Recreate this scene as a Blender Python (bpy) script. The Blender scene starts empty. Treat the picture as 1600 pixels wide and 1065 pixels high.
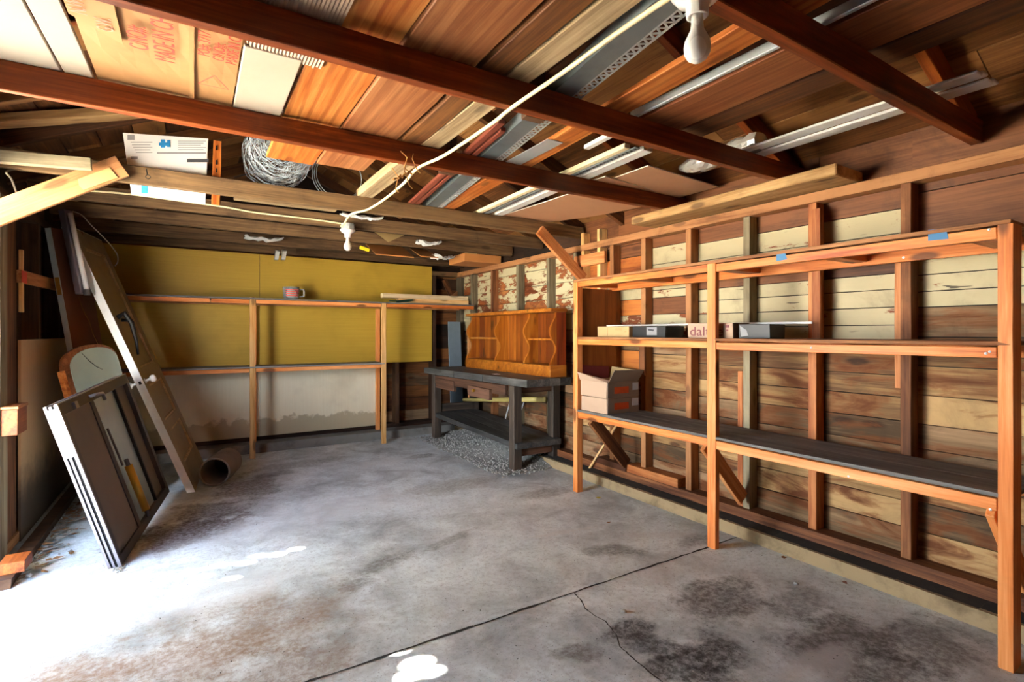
import bpy, math, random
from mathutils import Vector as V, Matrix as M
R = random.Random(7)
sc = bpy.context.scene
COL = sc.collection
F, H = 806.0, 1.22

def px(u, v, ax, val):
    """world point where the measured sight line meets the plane ax = val (used to read positions off the survey photo)"""
    a = (u - 800) / F
    r = (.527 + .85 * a, .85 - .527 * a, (520 - v) / F)
    o = (0, 0, H); i = 'XYZ'.index(ax); t = (val - o[i]) / r[i]
    return V([o[k] + t * r[k] for k in range(3)])

# ------------------------------------------------------------------ materials
def lin(h):
    h = h.lstrip('#')
    c = [int(h[i:i + 2], 16) / 255 for i in (0, 2, 4)]
    return tuple([x / 12.92 if x <= .04045 else ((x + .055) / 1.055) ** 2.4 for x in c] + [1])

class NT:
    def __init__(s, name):
        m = bpy.data.materials.new(name); m.use_nodes = True
        s.m = m; s.t = m.node_tree; s.n = s.t.nodes; s.l = s.t.links
        s.b = s.n['Principled BSDF']
    def new(s, typ, **kw):
        n = s.n.new(typ)
        for k, v in kw.items():
            if k.startswith('i_'):
                n.inputs[int(k[2:])].default_value = v
            else: setattr(n, k, v)
        return n
    def link(s, a, b): s.l.new(a, b)
    def val(s, x):
        return x
    def math(s, op, a, b=0.0, clamp=False):
        n = s.new('ShaderNodeMath', operation=op, use_clamp=clamp)
        for i, x in enumerate((a, b)):
            if isinstance(x, (int, float)): n.inputs[i].default_value = x
            else: s.link(x, n.inputs[i])
        return n.outputs[0]
    def mix(s, f, a, b, typ='MIX'):
        n = s.new('ShaderNodeMix', data_type='RGBA', blend_type=typ)
        for sock, x in ((n.inputs[0], f), (n.inputs[6], a), (n.inputs[7], b)):
            if isinstance(x, (int, float)): sock.default_value = x
            elif isinstance(x, tuple): sock.default_value = x
            else: s.link(x, sock)
        return n.outputs[2]
    def ramp(s, f, stops, interp='LINEAR'):
        n = s.new('ShaderNodeValToRGB'); e = n.color_ramp.elements
        n.color_ramp.interpolation = interp
        while len(e) < len(stops): e.new(.5)
        for k, (p, c) in enumerate(stops):
            e[k].position = p; e[k].color = c if isinstance(c, tuple) else (c, c, c, 1)
        s.link(f, n.inputs[0]); return n.outputs[0]
    def step(s, f, lo, hi):
        n = s.new('ShaderNodeMapRange', interpolation_type='SMOOTHSTEP')
        s.link(f, n.inputs[0]); n.inputs[1].default_value = lo; n.inputs[2].default_value = hi
        return n.outputs[0]
    def noise(s, vec, scale, detail=4, rough=.55, dist=0.0):
        n = s.new('ShaderNodeTexNoise'); n.inputs['Scale'].default_value = scale
        n.inputs['Detail'].default_value = detail; n.inputs['Roughness'].default_value = rough
        n.inputs['Distortion'].default_value = dist
        s.link(vec, n.inputs['Vector']); return n.outputs['Fac']
    def obj(s, scale=(1, 1, 1), rnd=None):
        tc = s.new('ShaderNodeTexCoord')
        mp = s.new('ShaderNodeMapping'); mp.inputs['Scale'].default_value = scale
        s.link(tc.outputs['Object'], mp.inputs['Vector'])
        if rnd is not None:
            k = s.math('MULTIPLY', rnd, 41.0)
            cb = s.new('ShaderNodeCombineXYZ')
            for i in range(3): s.link(k, cb.inputs[i])
            s.link(cb.outputs[0], mp.inputs['Location'])
        return mp.outputs[0]
    def rnd(s):
        oi = s.new('ShaderNodeObjectInfo'); at = s.new('ShaderNodeAttribute', attribute_name='rnd')
        return s.math('FRACT', s.math('ADD', oi.outputs['Random'], at.outputs['Fac']))
    def bump(s, h, strength=.3, dist=.004):
        n = s.new('ShaderNodeBump'); n.inputs['Strength'].default_value = strength
        n.inputs['Distance'].default_value = dist
        s.link(h, n.inputs['Height']); s.link(n.outputs[0], s.b.inputs['Normal'])
    def out(s, col, rough=.6, metal=0.0, spec=None):
        if isinstance(col, tuple): s.b.inputs['Base Color'].default_value = col
        else: s.link(col, s.b.inputs['Base Color'])
        if isinstance(rough, (int, float)): s.b.inputs['Roughness'].default_value = rough
        else: s.link(rough, s.b.inputs['Roughness'])
        s.b.inputs['Metallic'].default_value = metal
        if spec is not None: s.b.inputs['Specular IOR Level'].default_value = spec
        return s.m

def wood(name, dark, mid, light, axis='X', knots=.5, var=.35, rough=.6, burn=0, paint=None, peel=.3, dirt=.3, rust='#6E3517', spec=.3, rings=0):
    s = NT(name); r = s.rnd()
    def sc3(a, b): return {'X': (a, b, b), 'Y': (b, a, b), 'Z': (b, b, a)}[axis]
    n1 = s.noise(s.obj(sc3(.9, 9), r), 1, 4, .6, 1.2)
    n2 = s.noise(s.obj(sc3(2.2, 75), r), 1, 3, .7, .3)
    f = s.math('ADD', s.math('MULTIPLY', n1, .7), s.math('MULTIPLY', n2, .45))
    f = s.math('ADD', f, s.math('MULTIPLY', s.math('SUBTRACT', r, .5), var))
    c = s.ramp(f, [(.36, lin(dark)), (.56, lin(mid)), (.78, lin(light))])
    if rings:
        wv = s.new('ShaderNodeTexWave', bands_direction='Y'); wv.inputs['Scale'].default_value = 1; wv.inputs['Distortion'].default_value = 8
        wv.inputs['Detail'].default_value = 2; wv.inputs['Detail Scale'].default_value = .7
        s.link(s.obj(sc3(.8, 7), r), wv.inputs['Vector'])
        c = s.mix(s.math('MULTIPLY', s.step(wv.outputs['Fac'], .55, .95), rings), c, lin(dark))
    if knots:
        vo = s.new('ShaderNodeTexVoronoi'); vo.inputs['Scale'].default_value = 1
        vo.inputs['Randomness'].default_value = 1
        s.link(s.obj(sc3(2.6, 7.5), r), vo.inputs['Vector'])
        k = s.math('SUBTRACT', 1, s.step(vo.outputs['Distance'], .10, .2))
        c = s.mix(s.math('MULTIPLY', k, knots), c, lin('#2A140A'))
    if burn:
        b = s.noise(s.obj(sc3(2.2, 9), r), 1, 5, .62, .8)
        k = s.step(b, .60 - .1 * burn, .68)
        c = s.mix(s.math('MULTIPLY', k, min(1, .95)), c, lin('#2B150A'))
        k2 = s.math('MULTIPLY', s.step(b, .47, .58), .5)
        c = s.mix(k2, c, lin('#7A4013'))
    if paint:
        p = s.noise(s.obj(sc3(3.2, 8), r), 1, 8, .68, .35)
        lo = .30 + .33 * peel
        k = s.step(p, lo, lo + .05)
        pc = s.mix(s.noise(s.obj(sc3(3, 6), r), 1, 5, .6), lin(paint), s.mix(.35, lin(paint), lin('#8B7A55')))
        k1 = s.math('MULTIPLY', s.step(p, lo - .06, lo), .8)
        c = s.mix(k1, c, lin(rust)); c = s.mix(k, c, pc)
        ch = s.noise(s.obj(sc3(5, 46), r), 1, 2, .5)
        c = s.mix(s.math('MULTIPLY', s.step(ch, .71, .745), .85), c, lin('#1F130B'))
    if dirt:
        d = s.noise(s.obj((2.6, 2.6, 2.6), r), 1, 6, .68, .4)
        c = s.mix(s.math('MULTIPLY', s.step(d, .5, .72), dirt), c, lin('#24170E'))
    s.bump(n2, .25, .003)
    return s.out(c, rough, spec=spec)

def plain(name, col, rough=.5, metal=0.0, grime=.25, gcol='#3A3027', scale=6, bump=0, spec=None):
    s = NT(name); r = s.rnd(); v = s.obj((1, 1, 1), r)
    n = s.noise(v, scale, 6, .65, .3)
    c = s.mix(s.math('MULTIPLY', s.step(n, .45, .75), grime), lin(col), lin(gcol))
    if bump: s.bump(s.noise(v, scale * 6, 3), bump, .002)
    return s.out(c, rough, metal, spec)

def fold(h, k, t=(0, 0, 0)):
    return h
MAT = {}
MAT['fir'] = wood('orange_fir', '#9E4816', '#D47C3A', '#EAA062', 'X', .75, .2, .5, dirt=.12)
MAT['fir_pale'] = wood('pale_fir', '#BF8648', '#DDAE70', '#F0CE96', 'X', .6, .2, .5, dirt=.12)
MAT['joist'] = wood('red_brown_joist', '#54220B', '#7E3A14', '#A85A24', 'X', .45, .25, .5, dirt=.45)
MAT['joist_old'] = wood('grey_brown_joist', '#2E2013', '#543D27', '#7C603F', 'X', .5, .3, .75, dirt=.5)
MAT['stud'] = wood('old_stud', '#4A2713', '#7E4E2C', '#A8754A', 'X', .5, .5, .7, dirt=.4)
MAT['stud_dark'] = wood('dark_stud', '#24140B', '#3E2616', '#5E4129', 'X', .4, .4, .7, dirt=.4)
MAT['stud_orange'] = wood('orange_stud', '#8C4A1E', '#B97440', '#D89C66', 'X', .4, .3, .6, dirt=.3)
MAT['stud_grey'] = wood('grey_stud', '#4D4232', '#766A52', '#9A8E73', 'X', .4, .3, .8, dirt=.3)
MAT['roof'] = wood('roof_board', '#42240F', '#704624', '#9C6C3C', 'Y', .7, .55, .65, dirt=.5)
MAT['roof_orange'] = wood('plank_orange', '#80380F', '#AE6026', '#C88444', 'X', .5, .2, .5, dirt=.1, rings=.5)
MAT['plank_dull'] = wood('plank_dull', '#6E3A1C', '#935A34', '#B0764A', 'X', .55, .2, .55, dirt=.3, rings=.4)
MAT['plank_dark'] = wood('plank_dark', '#3B200F', '#5F381B', '#835529', 'X', .4, .3, .65, dirt=.4)
MAT['weathered'] = wood('weathered_wood', '#8A7353', '#B49B76', '#D0BB97', 'X', .5, .25, .8, dirt=.3)
MAT['weathered_brown'] = wood('weathered_brown_wood', '#6B4A2A', '#9A7448', '#C09A68', 'X', .6, .25, .75, dirt=.3)
for ax in 'XY':
    MAT['raw' + ax] = wood('raw_board_' + ax, '#5E4026', '#8C6C44', '#B49263', ax, .8, .45, .75, burn=.8, dirt=.3)
    MAT['rawgrey' + ax] = wood('grey_raw_board_' + ax, '#493724', '#735B40', '#97795A', ax, .8, .45, .8, burn=.5, dirt=.4)
    MAT['brown' + ax] = wood('brown_board_' + ax, '#3A2010', '#5E361C', '#7C4C2A', ax, .5, .4, .6, dirt=.5)
    MAT['rusty' + ax] = wood('rusty_board_' + ax, '#5A2B10', '#9A5222', '#B9702F', ax, .5, .3, .6, dirt=.5)
    MAT['dark' + ax] = wood('dark_board_' + ax, '#170D07', '#2A190E', '#40291A', ax, .4, .4, .7, dirt=.3)
    MAT['white' + ax] = wood('white_painted_board_' + ax, '#6B3518', '#8E4E24', '#A8652F', ax, 0, .3, .6, paint='#B8AC88', peel=.14, dirt=.3)
    MAT['peel' + ax] = wood('peeling_painted_board_' + ax, '#5A2B10', '#8E4A20', '#B0703A', ax, 0, .3, .65, paint='#C2BA96', peel=.50, dirt=.2)
MAT['bench'] = wood('bench_wood', '#1E1A17', '#39312A', '#5A4C40', 'X', .4, .3, .6, dirt=.4)
MAT['bench_top'] = wood('bench_top_wood', '#282828', '#454543', '#6A6862', 'Y', .3, .3, .55, dirt=.4)
MAT['bench_brown'] = wood('bench_brown_wood', '#2E1D14', '#503627', '#755341', 'X', .4, .3, .6, dirt=.4)
MAT['pine'] = wood('varnished_pine', '#84400E', '#AE681E', '#CE8E40', 'Z', .6, .25, .3, dirt=.1, spec=.5)
MAT['pineY'] = wood('varnished_pine_long', '#84400E', '#AE681E', '#CE8E40', 'Y', .6, .2, .3, dirt=.15, spec=.5)
MAT['pine_shaded'] = wood('shaded_pine_boards', '#642C0A', '#924E14', '#B87228', 'Z', .7, .5, .35, dirt=.25, spec=.5)  # darker copy of the pine, recess shade put into the colour
MAT['pine_red'] = wood('red_pine', '#5E1E0C', '#84300F', '#9E4818', 'Z', .3, .2, .35, dirt=.2, spec=.5)
MAT['shelf_top'] = wood('dusty_shelf_board', '#4A4744', '#6C6966', '#8E8A86', 'X', .4, .3, .7, dirt=.45)
MAT['ply'] = wood('brown_plywood', '#6B3A16', '#8C5122', '#A4652E', 'Z', 0, .1, .5, dirt=.45)
MAT['plytan'] = wood('tan_plywood', '#A37A52', '#BE9468', '#D2AC80', 'Z', 0, .1, .6, dirt=.2)
MAT['hardboard'] = plain('hardboard', '#B58561', .6, 0, .25, '#8A5E3E', 4)
MAT['white_edge'] = plain('white_board_edge', '#E4DACB', .5, 0, .2)
MAT['white'] = plain('white_paint', '#E9E6DE', .45, 0, .3, '#8E8676', 5)
MAT['white_panel'] = plain('white_panel', '#AFA290', .55, 0, .2, '#94805F', 3)
MAT['cream'] = plain('cream_moulding', '#E8D9AE', .45, 0, .12)
MAT['vinyl'] = plain('white_vinyl', '#DEDCD6', .35, 0, .15)
MAT['card'] = plain('cardboard', '#AC7C4A', .8, 0, .35, '#875A32', 3, .15)
MAT['card_dull'] = plain('dull_cardboard', '#A58A5C', .8, 0, .4, '#6F5732', 4, .15)
MAT['card_orange'] = plain('orange_cardboard', '#B97A40', .8, 0, .3, '#8A5222', 4, .1)
MAT['card_pink'] = plain('pinkish_cardboard', '#AE937C', .8, 0, .25, '#A68668', 3, .15)
MAT['card_shaded'] = plain('shaded_cardboard', '#8E7D6E', .8, 0, .3, '#6A5848', 4, .15)  # duller carton colour, paints the shade on the ends turned from the doorway
MAT['card_tan'] = plain('tan_cardboard', '#B89A68', .7, 0, .15, '#B49360', 4)
MAT['black'] = plain('black', '#131211', .5, 0, .2, '#2E2B28')
MAT['void'] = plain('dark_recess', '#0A0807', .9, 0, 0)
MAT['red_ink'] = plain('red_ink', '#C8402E', .7, 0, .2, '#D88A6A', 20)
MAT['faint_ink'] = plain('faint_red_ink', '#D09078', .7, 0, .1)
MAT['grey_ink'] = plain('grey_ink', '#8C8C8E', .6, 0, 0)
MAT['dark_ink'] = plain('dark_ink', '#3E3E42', .6, 0, 0)
MAT['plum_ink'] = plain('plum_ink', '#7A3A3E', .6, 0, 0)
MAT['blue_ink'] = plain('blue_ink', '#2F8FD0', .5, 0, .3, '#10202C', 40)
MAT['orange_ink'] = plain('orange_label', '#D2521C', .6, 0, .35, '#9A4A2A', 30)
MAT['label'] = plain('white_label', '#C9CCD6', .6, 0, .2)
MAT['paper'] = plain('yellowed_paper', '#B0905A', .7, 0, .3, '#C49A58', 12)
MAT['white_card'] = plain('white_carton', '#EDEDEA', .45, 0, .06)
MAT['galv'] = plain('galvanised_steel', '#8D999B', .42, .75, .35, '#5E6868', 5)
MAT['galv_light'] = plain('light_galvanised_steel', '#C6CCCC', .4, .6, .2, '#8A9290', 8)
MAT['alu'] = plain('aluminium', '#9E98A2', .32, .85, .25, '#6C6470', 5)
MAT['alu_dark'] = plain('dark_tarnished_metal', '#4A413E', .45, .35, .4, '#2B2422', 5)
MAT['screen'] = plain('dusty_screen', '#6A5C50', .6, 0, .3, '#4A3E36', 3)
MAT['brass'] = plain('brass_tube', '#B98A2E', .35, .6, .2, '#6E4E18', 6)
MAT['steel_dark'] = plain('dark_iron', '#1C1A19', .5, .5, .3)
MAT['wire'] = plain('grey_wire', '#A9B2B8', .5, .25, .2)
MAT['porcelain'] = plain('porcelain', '#ECE8DF', .18, 0, .05)
MAT['cord'] = plain('cream_cable', '#E2D3A4', .5, 0, .1)
MAT['cord_grey'] = plain('grey_cable', '#A89A86', .5, 0, .1)
MAT['twine'] = plain('twine', '#9A6A34', .9, 0, .2)
MAT['redmould'] = plain('red_brown_moulding', '#7E3E2C', .45, 0, .3, '#4A2014')
MAT['clay'] = plain('clay_pipe', '#77695C', .75, 0, .55, '#463830', 5, .2)
MAT['pipe_in'] = plain('pipe_inside', '#2A221D', .9, 0, .3)
MAT['curb'] = plain('tan_concrete', '#9A8462', .9, 0, .7, '#54452F', 7, .4)
MAT['curb_grey'] = plain('grey_concrete', '#7E7A72', .9, 0, .6, '#3A342E', 5, .4)
MAT['dirt'] = plain('black_dirt', '#2B2621', .95, 0, .5, '#4E453A', 14, .6)
MAT['grit'] = plain('grey_grit', '#8A8984', .9, 0, .4, '#3A3834', 40)
MAT['leaf'] = plain('dry_leaf', '#8A6038', .8, 0, .5, '#4A3020', 9)
MAT['leaf_grey'] = plain('grey_leaf', '#8E867C', .8, 0, .5, '#4E463E', 9)
MAT['leaf_yellow'] = plain('yellow_leaf', '#C8B43A', .7, 0, .2)
MAT['leaf_green'] = plain('tree_leaf', '#3E5A24', .7, 0, .3)
MAT['foil'] = plain('silver_wrap', '#CFCBC4', .22, .55, .25, '#7A746C', 9, .8)
MAT['green_tool'] = plain('dark_green_paint', '#1F3A2A', .4, 0, .3)
MAT['slate'] = plain('grey_slate_board', '#6E7C84', .6, 0, .3, '#4E5A60', 4)
MAT['plastic_white'] = plain('white_plastic_film', '#DADCDD', .3, 0, .1)
MAT['yellow'] = plain('yellow_print', '#E0C81E', .4, 0, .1)
MAT['brown_door'] = plain('brown_door_face', '#7E4A2C', .5, 0, .25, '#5A301A', 2)
MAT['pale_edge'] = plain('pale_door_edge', '#C2C8C0', .5, 0, .2)
MAT['maroon'] = plain('maroon_flap', '#6E1E2A', .6, 0, .2)
MAT['blue_paint'] = plain('blue_paint_smear', '#2E6E9A', .6, 0, .4, '#7A6A58', 20)
MAT['red_paint'] = plain('red_paint', '#D42C1A', .6, 0, .1)
MAT['yellow_pole'] = plain('yellowed_pole', '#C2B068', .6, 0, .35, '#7A6430', 9)
MAT['stone'] = plain('pebble', '#A9A8A2', .8, 0, .4, '#4A4A48', 30)
MAT['shaded_face'] = plain('shaded_door_face', '#8C7A58', .5, 0, .35, '#5A4A30', 4)  # white door's shadowed side, the shade put into its colour
MAT['knob_metal'] = plain('tarnished_lock', '#2A2018', .5, .4, .3)

def perf_mat():
    s = NT('perforated_metal'); tc = s.new('ShaderNodeTexCoord'); sp = s.new('ShaderNodeSeparateXYZ'); s.link(tc.outputs['Object'], sp.inputs[0])
    k = s.math('LESS_THAN', s.math('FRACT', s.math('MULTIPLY', sp.outputs[0], 33)), .5)
    k = s.math('MULTIPLY', k, s.math('LESS_THAN', s.math('ABSOLUTE', sp.outputs[1]), .007))
    return s.out(s.mix(k, lin('#8D999B'), lin('#0A0907')), .45, .5)
MAT['perforated'] = perf_mat()
def panel_mat(name, c1, c2, stain, stain_lo, zlow, axis_scale, soft=.02):
    s = NT(name); v = s.obj((1, 1, 1))
    lines = s.noise(s.obj(axis_scale), 1, 3, .6, .1)
    c = s.mix(lines, lin(c1), lin(c2))
    n = s.noise(v, 1.6, 5, .6)
    c = s.mix(s.math('MULTIPLY', s.step(n, .5, .75), .35), c, lin(stain))
    if zlow is not None:
        tc = s.new('ShaderNodeTexCoord'); sp = s.new('ShaderNodeSeparateXYZ'); s.link(tc.outputs['Object'], sp.inputs[0])
        z = s.math('ADD', sp.outputs[2], s.math('MULTIPLY', s.noise(v, 9, 5, .6), -.28))
        k = s.math('SUBTRACT', 1, s.step(z, zlow - soft, zlow + soft))
        c = s.mix(s.math('MULTIPLY', k, stain_lo), c, lin(stain))
    return s.out(c, .5, spec=.35)
MAT['green'] = panel_mat('mustard_green_panel', '#A68428', '#C2A03C', '#7E6418', .5, None, (1.5, 1, 90))
MAT['cream_panel'] = panel_mat('stained_cream_panel', '#E2D6B6', '#F0E8CE', '#A89878', .75, -.33, (60, 1, 2))
MAT['tan_panel'] = panel_mat('stained_tan_panel', '#BE9468', '#CBA378', '#2E2824', .9, -.36, (2, 60, 1.5), .16)

def glass_mat(name, col, rough=.05, trans=.8):
    s = NT(name); s.b.inputs['Transmission Weight'].default_value = trans
    s.b.inputs['IOR'].default_value = 1.45
    return s.out(lin(col), rough)
MAT['glass'] = glass_mat('clear_glass', '#E6EEEC', .05, .85)
MAT['bulb'] = glass_mat('frosted_bulb_glass', '#EEEBE4', .45, .25)
MAT['knob_glass'] = glass_mat('glass_knob', '#E8E8E6', .15, .35)
def jug_mat():
    s = NT('thin_clear_glass'); s.b.inputs['Alpha'].default_value = .45
    return s.out(lin('#C9CDCC'), .12, .2)
MAT['jug'] = jug_mat()
def mirror_mat():
    s = NT('reflection_tint_mirror'); v = s.obj()
    n = s.noise(v, 5, 5, .6)
    c = s.mix(n, lin('#94A698'), lin('#AEBBAC'))  # pale green colour stands in for what the glass would reflect
    return s.out(c, .25, .12, .6)
MAT['mirror'] = mirror_mat()
def pane_mat():
    s = NT('milky_window_pane'); v = s.obj((3, 1, 1))
    n = s.noise(v, 3, 5, .6)
    c = s.mix(n, lin('#8FA6AC'), lin('#BCD0D4'))
    return s.out(c, .18, .1, .8)
MAT['pane'] = pane_mat()

def floor_mat():
    s = NT('concrete_floor'); v = s.obj((1, 1, 1))
    big = s.noise(v, .9, 6, .62, .4); med = s.noise(v, 3.1, 7, .68, .6); fine = s.noise(v, 38, 5, .75)
    speck = s.noise(v, 120, 2, .6)
    c = s.ramp(s.math('ADD', s.math('MULTIPLY', big, .5), s.math('MULTIPLY', med, .5)),
               [(.33, lin('#888D8F')), (.45, lin('#B9C0C2')), (.54, lin('#D9E1E3')), (.66, lin('#EEF6F8'))])
    c = s.mix(s.math('MULTIPLY', s.step(fine, .45, .72), .42), c, lin('#7D7973'))
    c = s.mix(s.math('MULTIPLY', s.step(speck, .62, .7), .55), c, lin('#4A443D'))
    tc = s.new('ShaderNodeTexCoord'); sp = s.new('ShaderNodeSeparateXYZ'); s.link(tc.outputs['Object'], sp.inputs[0])
    X, Y = sp.outputs[0], sp.outputs[1]
    wob = s.math('MULTIPLY', s.math('SUBTRACT', s.noise(v, 5.5, 6, .7), .5), 2.2)
    def blob(u, w, rx, ry, ang, col, amt, lo=.45, hi=1.05):
        nonlocal c
        p = px(u, w, 'Z', 0); ca, sa = math.cos(ang), math.sin(ang)
        dx = s.math('SUBTRACT', X, p.x); dy = s.math('SUBTRACT', Y, p.y)
        a = s.math('ADD', s.math('MULTIPLY', dx, ca / rx), s.math('MULTIPLY', dy, sa / rx))
        b = s.math('ADD', s.math('MULTIPLY', dx, -sa / ry), s.math('MULTIPLY', dy, ca / ry))
        d = s.math('SQRT', s.math('ADD', s.math('MULTIPLY', a, a), s.math('MULTIPLY', b, b)))
        k = s.math('SUBTRACT', 1, s.step(s.math('ADD', d, wob), lo, hi))
        g = s.math('ADD', .55, s.math('MULTIPLY', s.step(fine, .35, .6), .45))
        c = s.mix(s.math('MULTIPLY', s.math('MULTIPLY', k, g), amt), c, lin(col))
    oil, brn = '#241F1B', '#4A3A2A'
    for a in [(985, 985, .16, .10, .3, oil, .85), (1035, 1010, .18, .09, -.9, oil, .8), (1115, 1015, .16, .14, 0, oil, .9),
              (1070, 1050, .2, .1, -.8, oil, .85), (1120, 935, .28, .2, 0, '#4A443E', .8), (905, 1020, .12, .07, -.6, brn, .6),
              (960, 860, .22, .09, -.5, '#57524B', .6), (1090, 845, .2, .1, 0, '#4E4A45', .5), (1300, 1000, .35, .2, 0, '#4C4742', .8),
              (1450, 1000, .3, .2, 0, '#56524E', .7), (1250, 940, .3, .12, .3, '#5A5651', .6), (1380, 1060, .3, .15, 0, '#3E3934', .7),
              (850, 770, .3, .12, 0, '#4A443A', .42), (600, 880, .22, .1, .3, '#5A5344', .6), (560, 912, .1, .07, 0, '#6A665E', .6), (700, 845, .3, .05, .4, '#55503F', .42),
              (470, 725, .5, .18, .1, '#5A564F', .42), (430, 740, .3, .1, 0, '#484440', .42), (660, 712, .2, .1, 0, '#3E3A33', .6),
              (290, 830, .45, .28, .2, '#4A2C14', .85), (390, 760, .3, .5, 0, '#4E3C20', .7), (330, 800, .3, .3, 0, '#3C2614', .7), (700, 760, .5, .2, 0, '#8A867C', .5)]:  # dark browns by the storm window paint its shadow on the floor
        blob(*a)
    # near left corner of the slab: dim warm light painted in as brown
    for a in [(250, 1040, .55, .22, 0, '#8A6238', .62), (430, 970, .4, .3, 0, '#84633E', .5), (100, 1060, .3, .2, 0, '#8A6238', .55), (450, 1050, .3, .2, 0, '#7A5630', .6), (330, 955, .35, .15, 0, '#8A6A44', .4)]:
        blob(*a, lo=.35, hi=1.2)
    for a in [(330, 925, .5, .2, 0, '#D6D8DA', .5), (500, 800, .8, .3, .2, '#D2D4D6', .5), (600, 720, .4, .15, 0, '#CFD1D0', .5), (1280, 1040, .25, .1, 0, '#C4C6C8', .6), (1010, 900, .2, .1, 0, '#C6C6C6', .5), (1030, 835, .25, .06, -.5, '#C8C9CA', .5), (885, 830, .03, .4, 1.4, '#D0D0CC', .5)]:  # pale blobs left of centre paint in the doorway's lit band
        blob(*a)
    s.bump(s.math('ADD', fine, s.math('MULTIPLY', med, .6)), .25, .006)
    return s.out(c, s.math('ADD', .55, s.math('MULTIPLY', med, .4)), spec=.35)
MAT['floor'] = floor_mat()

# ------------------------------------------------------------------ mesh helpers
class MB:
    def __init__(s): s.v = []; s.f = []; s.m = []; s.r = []
    def add(s, verts, faces, m=0, r=None):
        b = len(s.v); r = R.random() if r is None else r
        s.v += [tuple(x) for x in verts]
        for f in faces: s.f.append([b + i for i in f]); s.m.append(m); s.r.append(r)
        return s
    def box(s, x0, x1, y0, y1, z0, z1, m=0, r=None, j=0):
        q = lambda: R.uniform(-j, j) if j else 0
        vs = [(x + q(), y + q(), z + q()) for z in (z0, z1) for y in (y0, y1) for x in (x0, x1)]
        return s.add(vs, [(0, 2, 3, 1), (4, 5, 7, 6), (0, 1, 5, 4), (2, 6, 7, 3), (0, 4, 6, 2), (1, 3, 7, 5)], m, r)
    def hexa(s, b4, t4, m=0, r=None):
        return s.add(list(b4) + list(t4), [(3, 2, 1, 0), (4, 5, 6, 7), (0, 1, 5, 4), (1, 2, 6, 5), (2, 3, 7, 6), (3, 0, 4, 7)], m, r)
    def prism(s, pts, off, m=0, r=None):
        n = len(pts); off = V(off)
        vs = [V(p) for p in pts] + [V(p) + off for p in pts]
        return s.add(vs, [tuple(range(n))[::-1], tuple(range(n, 2 * n))] + [(i, (i + 1) % n, n + (i + 1) % n, n + i) for i in range(n)], m, r)
    def tube(s, pts, rad, n=8, m=0, r=None, caps=True):
        pts = [V(p) for p in pts]; rads = rad if isinstance(rad, (list, tuple)) else [rad] * len(pts)
        vs = []; up = V((0, 0, 1)); last = None
        for i, p in enumerate(pts):
            d = (pts[min(i + 1, len(pts) - 1)] - pts[max(i - 1, 0)]).normalized()
            if last is None:
                a = d.cross(up if abs(d.z) < .9 else V((1, 0, 0))).normalized()
            else:
                a = (last - d * last.dot(d)); a = a.normalized() if a.length > 1e-6 else d.orthogonal().normalized()
            last = a; b = d.cross(a)
            vs += [p + (a * math.cos(6.2832 * k / n) + b * math.sin(6.2832 * k / n)) * rads[i] for k in range(n)]
        fs = [(i * n + k, i * n + (k + 1) % n, (i + 1) * n + (k + 1) % n, (i + 1) * n + k) for i in range(len(pts) - 1) for k in range(n)]
        if caps: fs += [tuple(range(n))[::-1], tuple(range((len(pts) - 1) * n, len(pts) * n))]
        return s.add(vs, fs, m, r)
    def lathe(s, prof, c, n=24, m=0, axis=(0, 0, 1), r=None):
        ax = V(axis).normalized(); a = ax.orthogonal().normalized(); b = ax.cross(a); c = V(c); vs = []
        for (rad, h) in prof:
            vs += [c + ax * h + (a * math.cos(6.2832 * k / n) + b * math.sin(6.2832 * k / n)) * rad for k in range(n)]
        fs = [(i * n + k, i * n + (k + 1) % n, (i + 1) * n + (k + 1) % n, (i + 1) * n + k) for i in range(len(prof) - 1) for k in range(n)]
        return s.add(vs, fs, m, r)

LOC = {}
def finish(o, parent, W):
    """place o with world matrix W under parent (an Empty or a mesh with known world matrix)"""
    if parent is not None:
        o.parent = parent; o.matrix_basis = LOC[parent.name].inverted() @ W
    else: o.matrix_basis = W
    LOC[o.name] = W.copy(); return o
def tag(o, label=None, cat=None, group=None, kind=None):
    if label: o['label'] = label
    if cat: o['category'] = cat
    if group: o['group'] = group
    if kind: o['kind'] = kind
    return o
def obj(name, mb, mats, parent=None, center=False, bevel=0, smooth=False, W=None, **kw):
    mats = mats if isinstance(mats, (list, tuple)) else [mats]
    c = V((0, 0, 0))
    vs = mb.v
    if W is None and center:
        c = V([(min(v[i] for v in vs) + max(v[i] for v in vs)) / 2 for i in range(3)])
        if center == 'base': c.z = min(v[2] for v in vs)
        vs = [tuple(V(v) - c) for v in vs]
    me = bpy.data.meshes.new(name); me.from_pydata(vs, [], mb.f)
    for m in mats: me.materials.append(MAT[m] if isinstance(m, str) else m)
    me.polygons.foreach_set('material_index', mb.m)
    at = me.attributes.new('rnd', 'FLOAT', 'FACE'); at.data.foreach_set('value', mb.r)
    if smooth: me.polygons.foreach_set('use_smooth', [True] * len(me.polygons))
    me.update()
    o = bpy.data.objects.new(name, me); COL.objects.link(o)
    if bevel:
        b = o.modifiers.new('bevel', 'BEVEL'); b.width = bevel; b.segments = 1; b.limit_method = 'ANGLE'
    finish(o, parent, W if W is not None else M.Translation(c))
    return tag(o, **kw)
def thing(name, loc, label, cat, group=None):
    o = bpy.data.objects.new(name, None); COL.objects.link(o); o.empty_display_size = .1
    finish(o, None, M.Translation(V(loc))); return tag(o, label, cat, group)
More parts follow.
